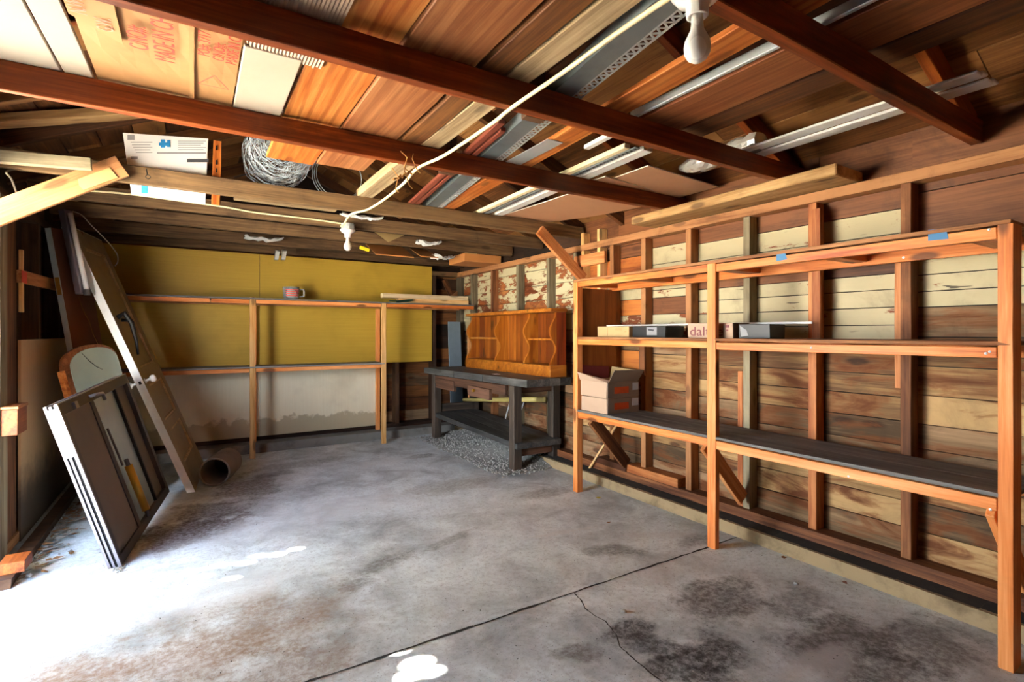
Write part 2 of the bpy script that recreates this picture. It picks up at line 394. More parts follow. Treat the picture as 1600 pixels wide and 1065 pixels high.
def frame_mat(a, b, up):
    a, b = V(a), V(b); x = (b - a).normalized(); up = V(up)
    y = up.cross(x).normalized(); z = x.cross(y)
    W = M((x, y, z)).transposed().to_4x4(); W.translation = (a + b) / 2
    return W, (b - a).length
def plank(name, a, b, w, t, mat, parent=None, up=(0, 0, 1), bevel=.003, j=.0015, **kw):
    """a straight board whose local X runs from a to b, w wide (local Y) and t thick (local Z ~ up)"""
    W, L = frame_mat(a, b, up); mb = MB()
    n = max(2, int(L / .35)); vs = []; fs = []
    for i in range(n + 1):
        x = -L / 2 + L * i / n
        for (y, z) in ((-w / 2, -t / 2), (w / 2, -t / 2), (w / 2, t / 2), (-w / 2, t / 2)):
            vs.append((x, y + R.uniform(-j, j), z + R.uniform(-j, j)))
    for i in range(n):
        for k in range(4): fs.append((i * 4 + k, i * 4 + (k + 1) % 4, i * 4 + 4 + (k + 1) % 4, i * 4 + 4 + k)[::-1])
    fs += [(0, 1, 2, 3), tuple(n * 4 + k for k in (3, 2, 1, 0))]
    mb.add(vs, fs, 0, 0.0)
    return obj(name, mb, mat, parent, W=W, bevel=bevel, **kw)
def pbox(name, x0, x1, y0, y1, z0, z1, mat, parent=None, bevel=.002, **kw):
    """axis aligned board; grain along its longest side"""
    d = (x1 - x0, y1 - y0, z1 - z0); i = d.index(max(d)); c = V(((x0 + x1) / 2, (y0 + y1) / 2, (z0 + z1) / 2))
    h = V((0, 0, 0)); h[i] = d[i] / 2
    if i == 2: return plank(name, c - h, c + h, d[0] if True else 0, d[1], mat, parent, up=(0, 1, 0), bevel=bevel, **kw)
    return plank(name, c - h, c + h, d[1] if i == 0 else d[0], d[2], mat, parent, bevel=bevel, **kw)
def text(name, s, size, W, mat, parent, align='CENTER', sx=1.0):
    cu = bpy.data.curves.new(name, 'FONT'); cu.body = s; cu.size = size; cu.extrude = .0004
    cu.align_x = align; cu.align_y = 'CENTER'
    tmp = bpy.data.objects.new('tmp_text', cu); COL.objects.link(tmp)
    dg = bpy.context.evaluated_depsgraph_get()
    me = bpy.data.meshes.new_from_object(tmp.evaluated_get(dg)); bpy.data.objects.remove(tmp)
    me.transform(M.Diagonal((sx, 1, 1, 1)))
    me.materials.clear(); me.materials.append(MAT[mat])
    o = bpy.data.objects.new(name, me); COL.objects.link(o); return finish(o, parent, W)
def axes(o, x, y):
    x = V(x).normalized(); z = x.cross(V(y)).normalized(); y = z.cross(x)
    W = M((x, y, z)).transposed().to_4x4(); W.translation = V(o); return W

# ------------------------------------------------------------------ the shell
XL, XR, YB, YF = -.95, 3.0, 6.15, -.85
ZP = 1.94                       # underside of the top plates
DY0, DY1 = 2.36, 3.60           # doorway in the left wall
fl = obj('floor', MB().box(XL - .02, XR + .1, YF, YB + .05, -.12, 0), 'floor', kind='structure')
# joint across the slab and the wandering crack
jm = MB(); n = 60; xs = [XL + (2.78 - XL) * i / n for i in range(n + 1)]
y0 = [1.91 + R.uniform(-.004, .004) for _ in xs]; wd = [R.uniform(.002, .008) for _ in xs]
for i in range(n): jm.add([(xs[i], y0[i] - wd[i], .0012), (xs[i + 1], y0[i + 1] - wd[i + 1], .0012), (xs[i + 1], y0[i + 1] + wd[i + 1], .0012), (xs[i], y0[i] + wd[i], .0012)], [(0, 1, 2, 3)])
cp = [(897, 927), (906, 936), (914, 950), (930, 962), (945, 970), (952, 978), (962, 990), (968, 1010), (978, 1018), (988, 1028), (1003, 1040), (1018, 1052), (1035, 1066), (1060, 1090)]
pts = []
for (a, b) in zip(cp, cp[1:]):
    for t in (0, .33, .66): pts.append(px(a[0] + (b[0] - a[0]) * t + R.uniform(-1, 1), a[1] + (b[1] - a[1]) * t, 'Z', 0))
for a, b in zip(pts, pts[1:]):
    d = (b - a).normalized(); s_ = V((-d.y, d.x, 0)) * R.uniform(.0015, .0035); z = V((0, 0, .0012))
    jm.add([a - s_ + z, b - s_ + z, b + s_ + z, a + s_ + z], [(0, 1, 2, 3)])
obj('crack', jm, 'dirt', fl)

# right wall: board sheathing bay by bay
studs = [-.35, .05, .48, 1.09, 1.53, 1.93, 2.37, 2.79, 3.14, 3.62, 4.03, 4.58, 5.13, 5.64]
mats = ['rawY', 'rawgreyY', 'brownY', 'rustyY', 'whiteY', 'peelY', 'darkY']; ix = {k: i for i, k in enumerate(['raw', 'grey', 'brown', 'rusty', 'white', 'peel', 'dark'])}
near = [(2.3, 'brown'), (1.84, 'white'), (1.72, 'white'), (1.60, 'brown'), (1.52, 'white'), (1.44, 'white'), (1.35, 'white'), (1.26, 'white'), (1.13, 'raw'), (1.008, 'raw'), (.90, 'raw'), (.783, 'grey'), (.66, 'grey'), (.52, 'raw'), (.39, 'raw'), (.26, 'grey'), (.07, None)]
first = [(2.3, 'brown'), (1.90, 'brown'), (1.585, 'white'), (1.50, 'white'), (1.42, 'white'), (1.345, 'grey'), (1.2, 'raw'), (1.06, 'raw'), (.92, 'raw'), (.78, 'grey'), (.66, 'grey'), (.52, 'raw'), (.40, 'grey'), (.26, 'raw'), (.07, None)]
far = [(2.3, 'brown'), (1.87, 'white'), (1.74, 'white'), (1.61, 'white'), (1.545, 'white'), (1.487, 'brown'), (1.36, 'peel'), (1.2, 'grey'), (1.06, 'raw'), (.93, 'raw'), (.80, 'grey'), (.66, 'grey'), (.52, 'raw'), (.39, 'grey'), (.26, 'grey'), (.07, None)]
far2 = [(2.3, 'brown'), (1.93, 'brown'), (1.83, 'rusty'), (1.60, 'white'), (1.487, 'rusty'), (1.36, 'peel'), (1.2, 'grey'), (1.08, 'rusty'), (.93, 'raw'), (.80, 'grey'), (.66, 'grey'), (.52, 'raw'), (.39, 'grey'), (.26, 'grey'), (.07, None)]
back = [(2.3, 'dark'), (2.0, 'peel'), (1.86, 'peel'), (1.70, 'peel'), (1.55, 'peel'), (1.40, 'white'), (1.25, 'grey'), (1.1, 'grey'), (.95, 'grey'), (.8, 'grey'), (.66, 'grey'), (.52, 'grey'), (.39, 'grey'), (.26, 'grey'), (.07, None)]
wr = MB(); edges = [YF] + [s + .025 for s in studs] + [YB]
for i in range(len(edges) - 1):
    a, b = edges[i], edges[i + 1]; m = (a + b) / 2
    lst = first if m < 1.1 else near if m < 2.37 else far if m < 2.8 else far2 if m < 3.6 else back
    for (z1, k), (z0, _) in zip(lst, lst[1:]):
        g = .0025; wr.box(XR + R.uniform(0, .004), XR + .025, a + .001, b - .001, z0 + g, z1 - g, ix[k], R.random(), .001)
wall_r = obj('wall_right', wr, mats, kind='structure')
obj('backing', MB().box(XR + .027, XR + .05, YF, YB, 0, 2.3), 'void', wall_r)
kinds = {1.09: 'stud', 1.53: 'stud_orange', 1.93: 'stud_grey', 2.37: 'stud', 2.79: 'stud', 3.14: 'stud', 3.62: 'stud_grey', 4.03: 'stud_grey', 4.58: 'stud_grey', 5.13: 'stud', 5.64: 'stud_grey'}
for y in studs: pbox('stud', 2.92, XR - .001, y, y + .045, .13, ZP, kinds.get(y, 'stud'), wall_r)
pbox('stud', 2.93, XR - .001, 1.985, 2.02, .13, .98, 'stud_orange', wall_r)
pbox('stud', 2.935, XR - .001, 1.135, 1.165, .95, 1.6, 'stud_orange', wall_r)
pbox('stud', 2.92, XR - .001, 3.30, 3.34, 1.0, 2.1, 'fir_pale', wall_r); pbox('stud', 2.92, XR - .001, 3.52, 3.555, 1.0, 2.1, 'fir_pale', wall_r)
pbox('cleat', 2.90, 2.922, 2.78, 2.84, .90, 1.13, 'brownX' if 'brownX' in MAT else 'stud', wall_r)
pbox('cleat', 2.90, 2.92, 1.50, 1.545, 1.18, 1.9, 'stud_orange', wall_r)
pbox('cleat', 2.895, 2.919, 3.22, 3.62, 1.80, 1.90, 'stud_orange', wall_r)
pbox('top_plate', 2.91, XR - .001, YF, YB, ZP, ZP + .055, 'stud', wall_r)
pbox('sill_plate', 2.89, XR - .001, YF, YB, .075, .135, 'stud', wall_r)
pbox('sill_block', 2.88, 2.99, 2.45, 2.95, .137, .20, 'stud_orange', wall_r); pbox('sill_block', 2.87, 2.99, 2.95, 3.3, .137, .185, 'stud', wall_r)
obj('trim_1', MB().box(2.77, XR, YF, YB, 0, .072, j=.003), ['curb'], kind='structure', label='tan concrete kerb along the foot of the right wall')
dm = MB()
for i in range(46):
    y = YF + .15 * i; dm.add([(2.79 + R.uniform(-.008, .008), y, .074), (2.89, y, .078), (2.89, y + .15, .078), (2.79 + R.uniform(-.008, .008), y + .15, .074)], [(0, 1, 2, 3)])
obj('trim_2', dm, 'dirt', kind='structure')

# back wall
wb = MB()
zc = [.07, .26, .42, .56, .72, .88, 1.02, 1.18, 1.33, 1.48, 1.62, 1.78, 1.92, 2.3]
for z0, z1 in zip(zc, zc[1:]):
    k = R.choice([2, 1, 1]) if z1 > .9 else R.choice([0, 1, 1])
    wb.box(XL, XR + .02, YB, YB + .025, z0 + .002, z1 - .002, k, None, .001)
wb.prism([(XL - .4, YB, 2.0), (XR + .4, YB, 2.0), (1.05, YB, 3.09)], (0, .03, 0), 2)
wall_b = obj('wall_back', wb, ['rawgreyX', 'plank_dark', 'darkX'], kind='structure')
obj('backing', MB().box(XL - .1, XR + .1, YB + .035, YB + .06, -.05, 2.4), 'void', wall_b)  # added behind the boards to stop bright sky in their gaps
for x in (-.9, -.45, 0, .45, .9, 1.35, 1.84, 2.08, 2.56, 2.95): pbox('stud', x, x + .045, 6.01, YB - .001, .13, ZP, 'stud_dark' if x != 2.95 else 'stud_grey', wall_b)
pbox('sill_plate', XL, 2.9, 6.01, YB - .001, .09, .135, 'stud_dark', wall_b)
pbox('top_plate', XL, 2.9, 6.01, YB - .001, ZP, ZP + .055, 'joist_old', wall_b)
plank('cleat', px(694, 437, 'Y', 6.13), px(709, 468, 'Y', 6.13), .07, .02, 'stud', wall_b, up=(0, -1, 0)); plank('cleat', px(706, 464, 'Y', 6.12), px(728, 449, 'Y', 6.12), .05, .02, 'stud', wall_b, up=(0, -1, 0))
g = obj('wall_panel', MB().box(XL + .05, .60, 5.993, 6.006, .87, 2.045).box(.604, 2.54, 5.993, 6.006, .87, 2.045), 'green', label='mustard green sheet panelling nailed across the upper back wall', cat='wall panel')
g = obj('wall_panel', MB().box(XL + .05, .60, 5.98, 6.006, .14, .865).box(.604, 1.83, 5.98, 6.006, .14, .865), 'cream_panel', center=True, label='cream sheet panelling with damp stains below the lower back shelf', cat='wall panel')
obj('trim_3', MB().box(XL, 2.77, 5.82, YB, 0, .09, j=.004), 'curb_grey', kind='structure')

# left wall with the open side doorway
wl = MB()
def lboards(y0, y1, z0, z1):
    y = y0
    while y < y1 - .01:
        w = min(R.uniform(.14, .2), y1 - y); wl.box(XL - .025, XL, y + .002, y + w - .002, z0, z1, R.choice([0, 0, 1]), None, .001); y += w
GY0, GY1, GZ0, GZ1 = 1.93, 2.24, 1.02, 1.62     # unseen gap, added so sun flecks reach the nearer floor
lboards(YF, GY0, .05, 2.3); lboards(GY0, GY1, .05, GZ0); lboards(GY0, GY1, GZ1, 2.3); lboards(GY1, DY0, .05, 2.3)
lboards(DY0, DY1, 1.97, 2.3); lboards(DY1, YB, .05, 2.3)
wall_l = obj('wall_left', wl, ['darkY', 'brownY'], kind='structure')
lb = MB()
for (a, b, c, d) in ((YF, GY0, 0, 2.35), (GY0, GY1, 0, GZ0), (GY0, GY1, GZ1, 2.35), (GY1, DY0, 0, 2.35), (DY0, DY1, 1.97, 2.35), (DY1, YB, 0, 2.35)): lb.box(XL - .05, XL - .027, a, b, c, d)
obj('backing', lb, 'void', wall_l)
for y in (-.5, .2, .9, 1.6, 2.29, 4.55, 5.15, 5.75): pbox('stud', XL + .001, -.862, y, y + .045, .13, ZP, 'stud_dark', wall_l)
pbox('stud', XL + .001, -.835, DY1 + .02, 3.75, .05, ZP, 'stud_grey', wall_l); pbox('stud', XL + .001, -.85, 3.76, 3.98, .05, ZP, 'stud', wall_l)
pbox('top_plate', XL + .001, -.86, YF, YB, ZP, ZP + .055, 'stud_dark', wall_l)
pbox('sill_plate', XL + .001, -.84, DY1 + .02, YB, .03, .09, 'stud', wall_l)
obj('trim_4', MB().box(-.80, -.735, 3.35, 5.6, 0, .045, j=.004), 'stud_dark', kind='structure')
obj('trim_5', MB().box(XL - .1, XL + .02, DY0, DY1, -.02, .015), 'weathered', kind='structure')
# front wall (behind the camera)
obj('wall_front', MB().box(XL - .05, XR + .05, YF - .05, YF, 0, 2.3).prism([(XL - .4, YF, 2.1), (XR + .4, YF, 2.1), (1.05, YF, 3.09)], (0, -.04, 0)), 'brownX', kind='structure')

# roof: boards on rafters, ridge over X = 1.05
SL = .44
def zr(x): return 2.21 + SL * (XR - x) if x > 1.05 else 2.21 + SL * (x - XL + .05)
rb = MB()
def strips(xa, xb):
    n = int(abs(xb - xa) / .17)
    for i in range(n):
        x0 = xa + (xb - xa) * i / n; x1 = xa + (xb - xa) * (i + 1) / n; e = .003 * (1 if x1 > x0 else -1)
        y = YF - .2
        while y < YB + .1:
            L = R.uniform(1.6, 3.4); y1 = min(y + L, YB + .15)
            b4 = [(x0 + e, y, zr(x0 + e)), (x1 - e, y, zr(x1 - e)), (x1 - e, y1 - .004, zr(x1 - e)), (x0 + e, y1 - .004, zr(x0 + e))]
            rb.hexa(b4, [(p[0], p[1], p[2] + .025) for p in b4], 0, R.random()); y = y1
strips(3.4, 1.05); strips(-1.35, 1.05)
ceil = obj('ceiling', rb, 'roof', kind='structure')
cov = MB()
for xa, xb in ((3.45, 1.05), (-1.4, 1.05)):
    b4 = [(xa, YF - .3, zr(xa) + .03), (xb, YF - .3, zr(xb) + .03), (xb, YB + .3, zr(xb) + .03), (xa, YB + .3, zr(xa) + .03)]
    cov.hexa(b4, [(p[0], p[1], p[2] + .02) for p in b4])
obj('roofing', cov, 'void', ceil)
JY = [-.45, .82, 1.62, 2.43, 3.57, 4.20, 4.78, 5.42, 5.95]
for y in JY + [.2, 3.05]:
    for xa, xb in ((3.05, 1.07), (-1.0, 1.03)):
        yy = y + .07
        plank('rafter', (xa, yy, zr(xa) - .055), (xb, yy, zr(xb) - .055), .042, .10, 'plank_dark' if y > 3 else 'joist', ceil, up=(0, 0, 1))
plank('ridge_board', (1.05, YF, 3.02), (1.05, YB, 3.02), .022, .13, 'joist', ceil)
for y in (1.62, 2.43): pbox('king_post', 1.10, 1.19, y + .046, y + .086, 2.06, 3.0, 'stud_dark', ceil)

# ------------------------------------------------------------------ ceiling joists
jl = ['red-brown ceiling joist nearest the camera, carrying the porcelain lamp', 'red-brown ceiling joist crossing over the cardboard sheet, second from the camera', 'red-brown ceiling joist with twine hanging from it, third from the camera',
      'grey-brown ceiling joist above the white printed carton', 'grey-brown ceiling joist with the cable and small lamp on it', 'grey-brown ceiling joist just behind the small lamp',
      'grey-brown ceiling joist carrying cardboard scraps, second from the back', 'grey-brown ceiling joist against the green panelled back wall']
for i, y in enumerate(JY[1:]):
    x0 = XL + .1; x1 = 2.97
    if i == 0: a, b = (x0, y + .0225, 2.11), (x1, y + .0425, 2.11)
    else: a, b = (x0, y + .0225, 2.11), (x1, y + .0225, 2.11)
    plank('ceiling_joist', a, b, .045, .10, 'joist' if i < 3 else 'joist_old', label=jl[i], cat='joist', group='ceiling joists', j=.003)
a = [px(0, 312, 'Y', 3.53), px(0, 352, 'Y', 3.53), px(180, 247, 'Y', 3.53), px(203, 272, 'Y', 3.53)]
lo, hi = (a[0] + a[1]) / 2, (a[2] + a[3]) / 2; d = (hi - lo).normalized()
br = thing('brace_board', lo, 'orange-brown diagonal brace board with paper tag at upper left', 'board')
plank('board', lo - d * .04, hi, .115, .028, 'stud', br, up=(0, -1, 0))
tg = MB(); c0 = px(152, 279, 'Y', 3.51); e1 = d * .085; e2 = V((-d.z, 0, d.x)) * .03
tg.prism([c0 - e1 - e2 * .9, c0 + e1 - e2, c0 + e1 * .95 + e2, c0 - e1 * .9 + e2, c0 - e1 * 1.05], (0, -.001, 0)); obj('paper_tag', tg, 'paper', br, label='yellowed paper tag')
plank('knee_brace', (2.46, 3.535, 2.08), (2.93, 3.535, 1.70), .09, .035, 'stud_orange', up=(0, -1, 0), label='short brown diagonal knee brace between joist and right wall stud', cat='brace')
plank('plank', (2.835, 1.32, 2.03), (2.835, 2.72, 2.03), .27, .058, 'weathered_brown', label='thick weathered plank lying on top of the right wall plate', cat='plank', bevel=.006)
plank('board', (-.86, 4.02, 2.20), (-.17, 3.98, 2.22), .05, .09, 'weathered_brown', label='weathered grey board with orange cut end at far upper left', cat='board')
plank('plank', (-.9, 3.48, 2.23), (-.16, 3.60, 2.50), .10, .045, 'weathered_brown', up=(-.35, 0, 1), label='pinkish weathered plank sloping up under the left roof', cat='plank')

# ------------------------------------------------------------------ stuff lying on the joists
Z0 = 2.162
def lay(name, xa, ya, xb, yb, w, t, mat, label, cat, z=Z0, parent=None, **kw):
    return plank(name, (xa, ya, z + t / 2), (xb, yb, z + t / 2), w, t, mat, parent, label=label, cat=cat, **kw)
lay('panel', -.665, .4, -.627, 2.62, .46, .012, 'white_panel', 'wide cream-white panel on the joists at top left corner', 'panel')
lay('panel', -.386, .6, -.348, 2.62, .085, .012, 'white_panel', 'narrow cream-white strip panel beside the cardboard sheet overhead', 'panel')
cb = thing('cardboard_sheet', (-.08, 1.6, Z0), 'flattened tan cardboard carton with red printing resting on the joists', 'cardboard')
pp = MB()
nx, ny = 10, 16
def cz(x, y): return Z0 + .004 + .006 * math.sin(x * 23 + y * 5) * math.sin(y * 7) * (0 if (abs(y - 1.65) < .1 or abs(y - 2.45) < .1) else 1) + .004
g_ = [[(-.30 + .44 * i / nx + (.0 if j else 0), .75 + 1.76 * j / ny) for i in range(nx + 1)] for j in range(ny + 1)]
vs = [(x, y, cz(x, y)) for row in g_ for x, y in row]; vt = [(x, y, z + .006) for x, y, z in vs]
N = len(vs); fs = []
for j in range(ny):
    for i in range(nx):
        q = j * (nx + 1) + i; fs += [(q, q + nx + 1, q + nx + 2, q + 1), (N + q, N + q + 1, N + q + nx + 2, N + q + nx + 1)]
rim = [i for i in range(nx + 1)] + [j * (nx + 1) + nx for j in range(1, ny + 1)] + [ny * (nx + 1) + i for i in range(nx - 1, -1, -1)] + [j * (nx + 1) for j in range(ny - 1, 0, -1)]
fs += [(rim[k], rim[(k + 1) % len(rim)], N + rim[(k + 1) % len(rim)], N + rim[k]) for k in range(len(rim))]
pp.add(vs + vt, fs, 0, 0); cbs = obj('sheet', pp, 'card', cb)
obj('fold_strip', MB().box(-.008, .006, .9, 2.5, Z0 - .003, Z0 + .003), 'card', cb)
obj('flap', MB().hexa([(-.31, 1.2, Z0 - .001), (-.19, 1.2, Z0 - .005), (-.19, 2.09, Z0 - .006), (-.31, 1.98, Z0 - .001)], [(-.31, 1.2, Z0 + .004), (-.19, 1.2, Z0 + .001), (-.19, 2.09, Z0 + .001), (-.31, 1.98, Z0 + .004)]), 'card', cb)
def ctext(s, x, y, size, mat='red_ink', z=Z0 - .0035, sx=.75): text('printing', s, size, axes((x, y, z), (0, -1, 0), (-1, 0, 0)), mat, cbs, 'LEFT', sx)
ctext('MADE IN CHINA', -.075, 2.15, .085, sx=.62); ctext('C/NO#:', -.145, 2.10, .075, sx=.62); ctext('PO#: 3717', .035, 2.035, .050); ctext('C/NO#:', .078, 2.045, .050); ctext('MADE IN CHINA', .118, 2.05, .052)
ctext('G.W.', -.225, 2.02, .06, 'faint_ink', Z0 - .008, .62); ctext('N.W.', -.28, 1.95, .06, 'faint_ink', Z0 - .008, .62)
tr = [(.07, 2.17), (.12, 2.27), (.02, 2.27)]; tb = MB()
for a, b in zip(tr, tr[1:] + tr[:1]):
    d = (V(b) - V(a)).normalized() * .002; tb.add([(a[0] - d.y, a[1] + d.x, Z0 - .0035), (b[0] - d.y, b[1] + d.x, Z0 - .0035), (b[0] + d.y, b[1] - d.x, Z0 - .0035), (a[0] + d.y, a[1] - d.x, Z0 - .0035)], [(0, 1, 2, 3)])
obj('printed_mark', tb, 'red_ink', cbs)
lay('panel', .235, 1.90, .235, 2.62, .18, .010, 'white_panel', 'smooth off-white panel between the cardboard and the orange plank', 'panel')
cr = MB()
vs = []; n = 44
for k in range(n + 1):
    x = .142 + .248 * k / n; ye = 1.93 + R.uniform(-.012, .012) - (.05 if k < 4 else 0); z = Z0 + .001 + .004 * (k % 2)
    vs += [(x, .7, z), (x, ye, z), (x, ye, z + .005), (x, .7, z + .005)]
fs = [(k * 4 + a, k * 4 + (a + 1) % 4, k * 4 + 4 + (a + 1) % 4, k * 4 + 4 + a) for k in range(n) for a in range(4)] + [(0, 1, 2, 3), (n * 4 + 3, n * 4 + 2, n * 4 + 1, n * 4)]
cr.add(vs, fs, 0, .3)
obj('corrugated_sheet', cr, 'card_pink', center=True, label='torn pale corrugated cardboard piece over the second joist', cat='cardboard')
lay('plank', .462, .5, .462, 3.09, .242, .022, 'roof_orange', 'wide bright orange plank overhead with bold grain', 'plank', z=Z0 + .012)
lay('plank', .72, .5, .72, 3.02, .262, .022, 'plank_dull', 'wide dull pinkish-brown plank overhead with a scrawl mark', 'plank', z=Z0 + .002)
lay('board', .92, .4, .925, 2.60, .10, .03, 'plank_dark', 'dark brown board between dull plank and weathered beam overhead', 'board')
lay('beam', 1.04, .3, 1.02, 3.63, .10, .055, 'weathered', 'pale weathered beam running lengthwise over the joists', 'beam')
lay('moulding', 1.185, 2.0, 1.37, 3.69, .035, .022, 'redmould', 'left of two red-brown mouldings lying on the joists', 'moulding', group='red-brown mouldings')
lay('moulding', 1.235, 2.07, 1.415, 3.69, .028, .020, 'redmould', 'right of two red-brown mouldings, next to the steel angle', 'moulding', group='red-brown mouldings')
# perforated steel angle
A0, A1 = V((1.045, .50, 0)), V((1.50, 3.72, 0)); ga = thing('steel_angle', (A0.x, A0.y, Z0), 'long galvanised steel angle with a perforated triangular-hole flange overhead', 'steel angle')
dy = (A1 - A0).normalized(); dx = V((dy.y, -dy.x, 0)); L = (A1 - A0).length
def st(s, a, z=0): return A0 + dy * s + dx * a + V((0, 0, Z0 + z))
w1 = MB().hexa([st(0, .0), st(0, .082), st(L, .082), st(L, .0)], [st(0, .0, .003), st(0, .082, .003), st(L, .082, .003), st(L, .0, .003)])
w1.hexa([st(0, -.003), st(0, .0), st(L, .0), st(L, -.003)], [st(0, -.003, .05), st(0, 0, .05), st(L, 0, .05), st(L, -.003, .05)])
obj('plate', w1, 'galv', ga)
fm = MB(); cell = .032; n = int(L / cell)
for (u0, u1) in ((.082, .090), (.118, .126)): fm.hexa([st(0, u0), st(0, u1), st(L, u1), st(L, u0)], [st(0, u0, .003), st(0, u1, .003), st(L, u1, .003), st(L, u0, .003)])
for i in range(n):
    s0 = i * cell
    for (a, b) in (((s0, .090), (s0 + cell * .5, .118)), ((s0 + cell * .5, .118), (s0 + cell, .090))):
        q = .004; fm.hexa([st(a[0] - q, a[1]), st(a[0] + q, a[1]), st(b[0] + q, b[1]), st(b[0] - q, b[1])], [st(a[0] - q, a[1], .003), st(a[0] + q, a[1], .003), st(b[0] + q, b[1], .003), st(b[0] - q, b[1], .003)])
obj('perforated_flange', fm, 'galv_light', ga, label='light perforated flange')
lay('board', 1.47, .5, 1.655, 3.72, .125, .022, 'roof_orange', 'orange board lying right beside the perforated steel angle', 'board', z=Z0 + .004)
pbox('sheet_steel', 1.468, 1.565, 2.04, 2.52, Z0 - .001, Z0 + .003, 'galv_light', label='small grey sheet-metal offcut under the orange board', cat='sheet metal', j=0)
lay('moulding', 1.89, 1.93, 1.925, 3.76, .04, .025, 'cream', 'cream wood moulding strip on the joists beside white channels', 'moulding')
pc = thing('perforated_strip', (1.935, 1.95, Z0), 'narrow grey perforated metal strip between cream moulding and white channel', 'metal strip')
plank('strip', (1.935, 1.9, Z0 + .005), (1.985, 3.74, Z0 + .005), .035, .008, 'perforated', pc)
ch = MB()
for (u0, u1, z0, z1) in ((0, .065, 0, .003), (0, .003, 0, .025), (.062, .065, 0, .025)):
    ch.hexa([(1.975 + u0, 1.9, Z0 + z0), (1.975 + u1, 1.9, Z0 + z0), (2.065 + u1, 3.78, Z0 + z0), (2.065 + u0, 3.78, Z0 + z0)], [(1.975 + u0, 1.9, Z0 + z1), (1.975 + u1, 1.9, Z0 + z1), (2.065 + u1, 3.78, Z0 + z1), (2.065 + u0, 3.78, Z0 + z1)])
obj('channel', ch, 'vinyl', label='white U-shaped channel strip overhead beside the hardboard sheet', cat='channel')
# hardboard sheets
def sheet(name, quad, z, sag, label, t=.006):
    mb = MB(); n = 12; a, b, c, d = [V(q) for q in quad]; vs = []
    for j in range(n + 1):
        for i in range(n + 1):
            s, tt = i / n, j / n; p = (a * (1 - s) + b * s) * (1 - tt) + (d * (1 - s) + c * s) * tt
            p = p.copy(); p.z = z - sag * math.sin(math.pi * tt) * (.3 + .7 * s); vs.append(p)
    N = len(vs); vs += [v + V((0, 0, t)) for v in vs]; fs = []; ms = []
    for j in range(n):
        for i in range(n):
            q = j * (n + 1) + i; fs += [(q, q + n + 1, q + n + 2, q + 1), (N + q, N + q + 1, N + q + n + 2, N + q + n + 1)]
    mb.add(vs, fs, 0, 0)
    rim = [i for i in range(n + 1)] + [j * (n + 1) + n for j in range(1, n + 1)] + [n * (n + 1) + i for i in range(n - 1, -1, -1)] + [j * (n + 1) for j in range(n - 1, 0, -1)]
    mb.f += [[rim[k], rim[(k + 1) % len(rim)], N + rim[(k + 1) % len(rim)], N + rim[k]] for k in range(len(rim))]
    mb.m += [1] * len(rim); mb.r += [0] * len(rim)
    return obj(name, mb, ['hardboard', 'white_edge'], center=True, label=label, cat='hardboard sheet')
sheet('hardboard_sheet', [(2.22, 2.10, 0), (2.93, 2.16, 0), (2.62, 3.62, 0), (2.14, 3.70, 0)], Z0 + .014, .03, 'large bowed tan hardboard sheet with white edges on the joists')
sheet('hardboard_sheet', [(2.12, 2.35, 0), (2.60, 2.41, 0), (2.60, 2.52, 0), (2.10, 2.52, 0)], Z0, 0, 'small hardboard strip lying under the large bowed sheet')
lay('board', 1.645, .3, 1.65, 1.66, .018, .035, 'galv_light', 'thin steel straightedge standing on edge on near joists', 'straightedge')
lay('plank', 1.80, .3, 1.80, 1.70, .24, .02, 'plank_dull', 'brown plank beside the steel straightedge on the near joists', 'plank')
lay('board', 2.05, .3, 2.05, 1.68, .15, .02, 'plank_dark', 'dark brown plank in the gap right of the straightedge plank', 'plank', z=Z0 + .02)
lay('channel', 1.70, 1.72, 1.72, 2.05, .035, .02, 'vinyl', 'short pinkish-white strip behind the second joist', 'strip')
# white siding bundle with wrapped end
sb = thing('siding_bundle', (2.52, 1.3, Z0), 'bundle of long white siding strips with a silver plastic-wrapped end', 'siding')
for k in range(4): plank('siding_strip', (2.445 + k * .055, .70, Z0 + .008 + .012 * (k % 2)), (2.445 + k * .055, 1.78, Z0 + .008 + .012 * (k % 2)), .053, .012, 'vinyl', sb)
wp = MB(); prof = []
for i in range(15):
    t = i / 14; y = 1.60 + .52 * t; prof.append((2.52 + .02 * t, y, .055 * (1 - max(0, t - .75) * 2.2) + R.uniform(-.006, .006)))
vs = []; n = 14
for (x, y, r_) in prof:
    for k in range(n):
        a = 6.2832 * k / n; q = r_ + R.uniform(-.007, .007); vs.append((x + 1.35 * q * math.cos(a), y, Z0 + .058 + max(-.056, q * math.sin(a))))
fs = [(i * n + k, i * n + (k + 1) % n, (i + 1) * n + (k + 1) % n, (i + 1) * n + k) for i in range(14) for k in range(n)] + [tuple(range(n)), tuple(range(14 * n, 15 * n))[::-1]]
obj('plastic_wrap', MB().add(vs, fs), 'foil', sb, label='crumpled silver wrap')
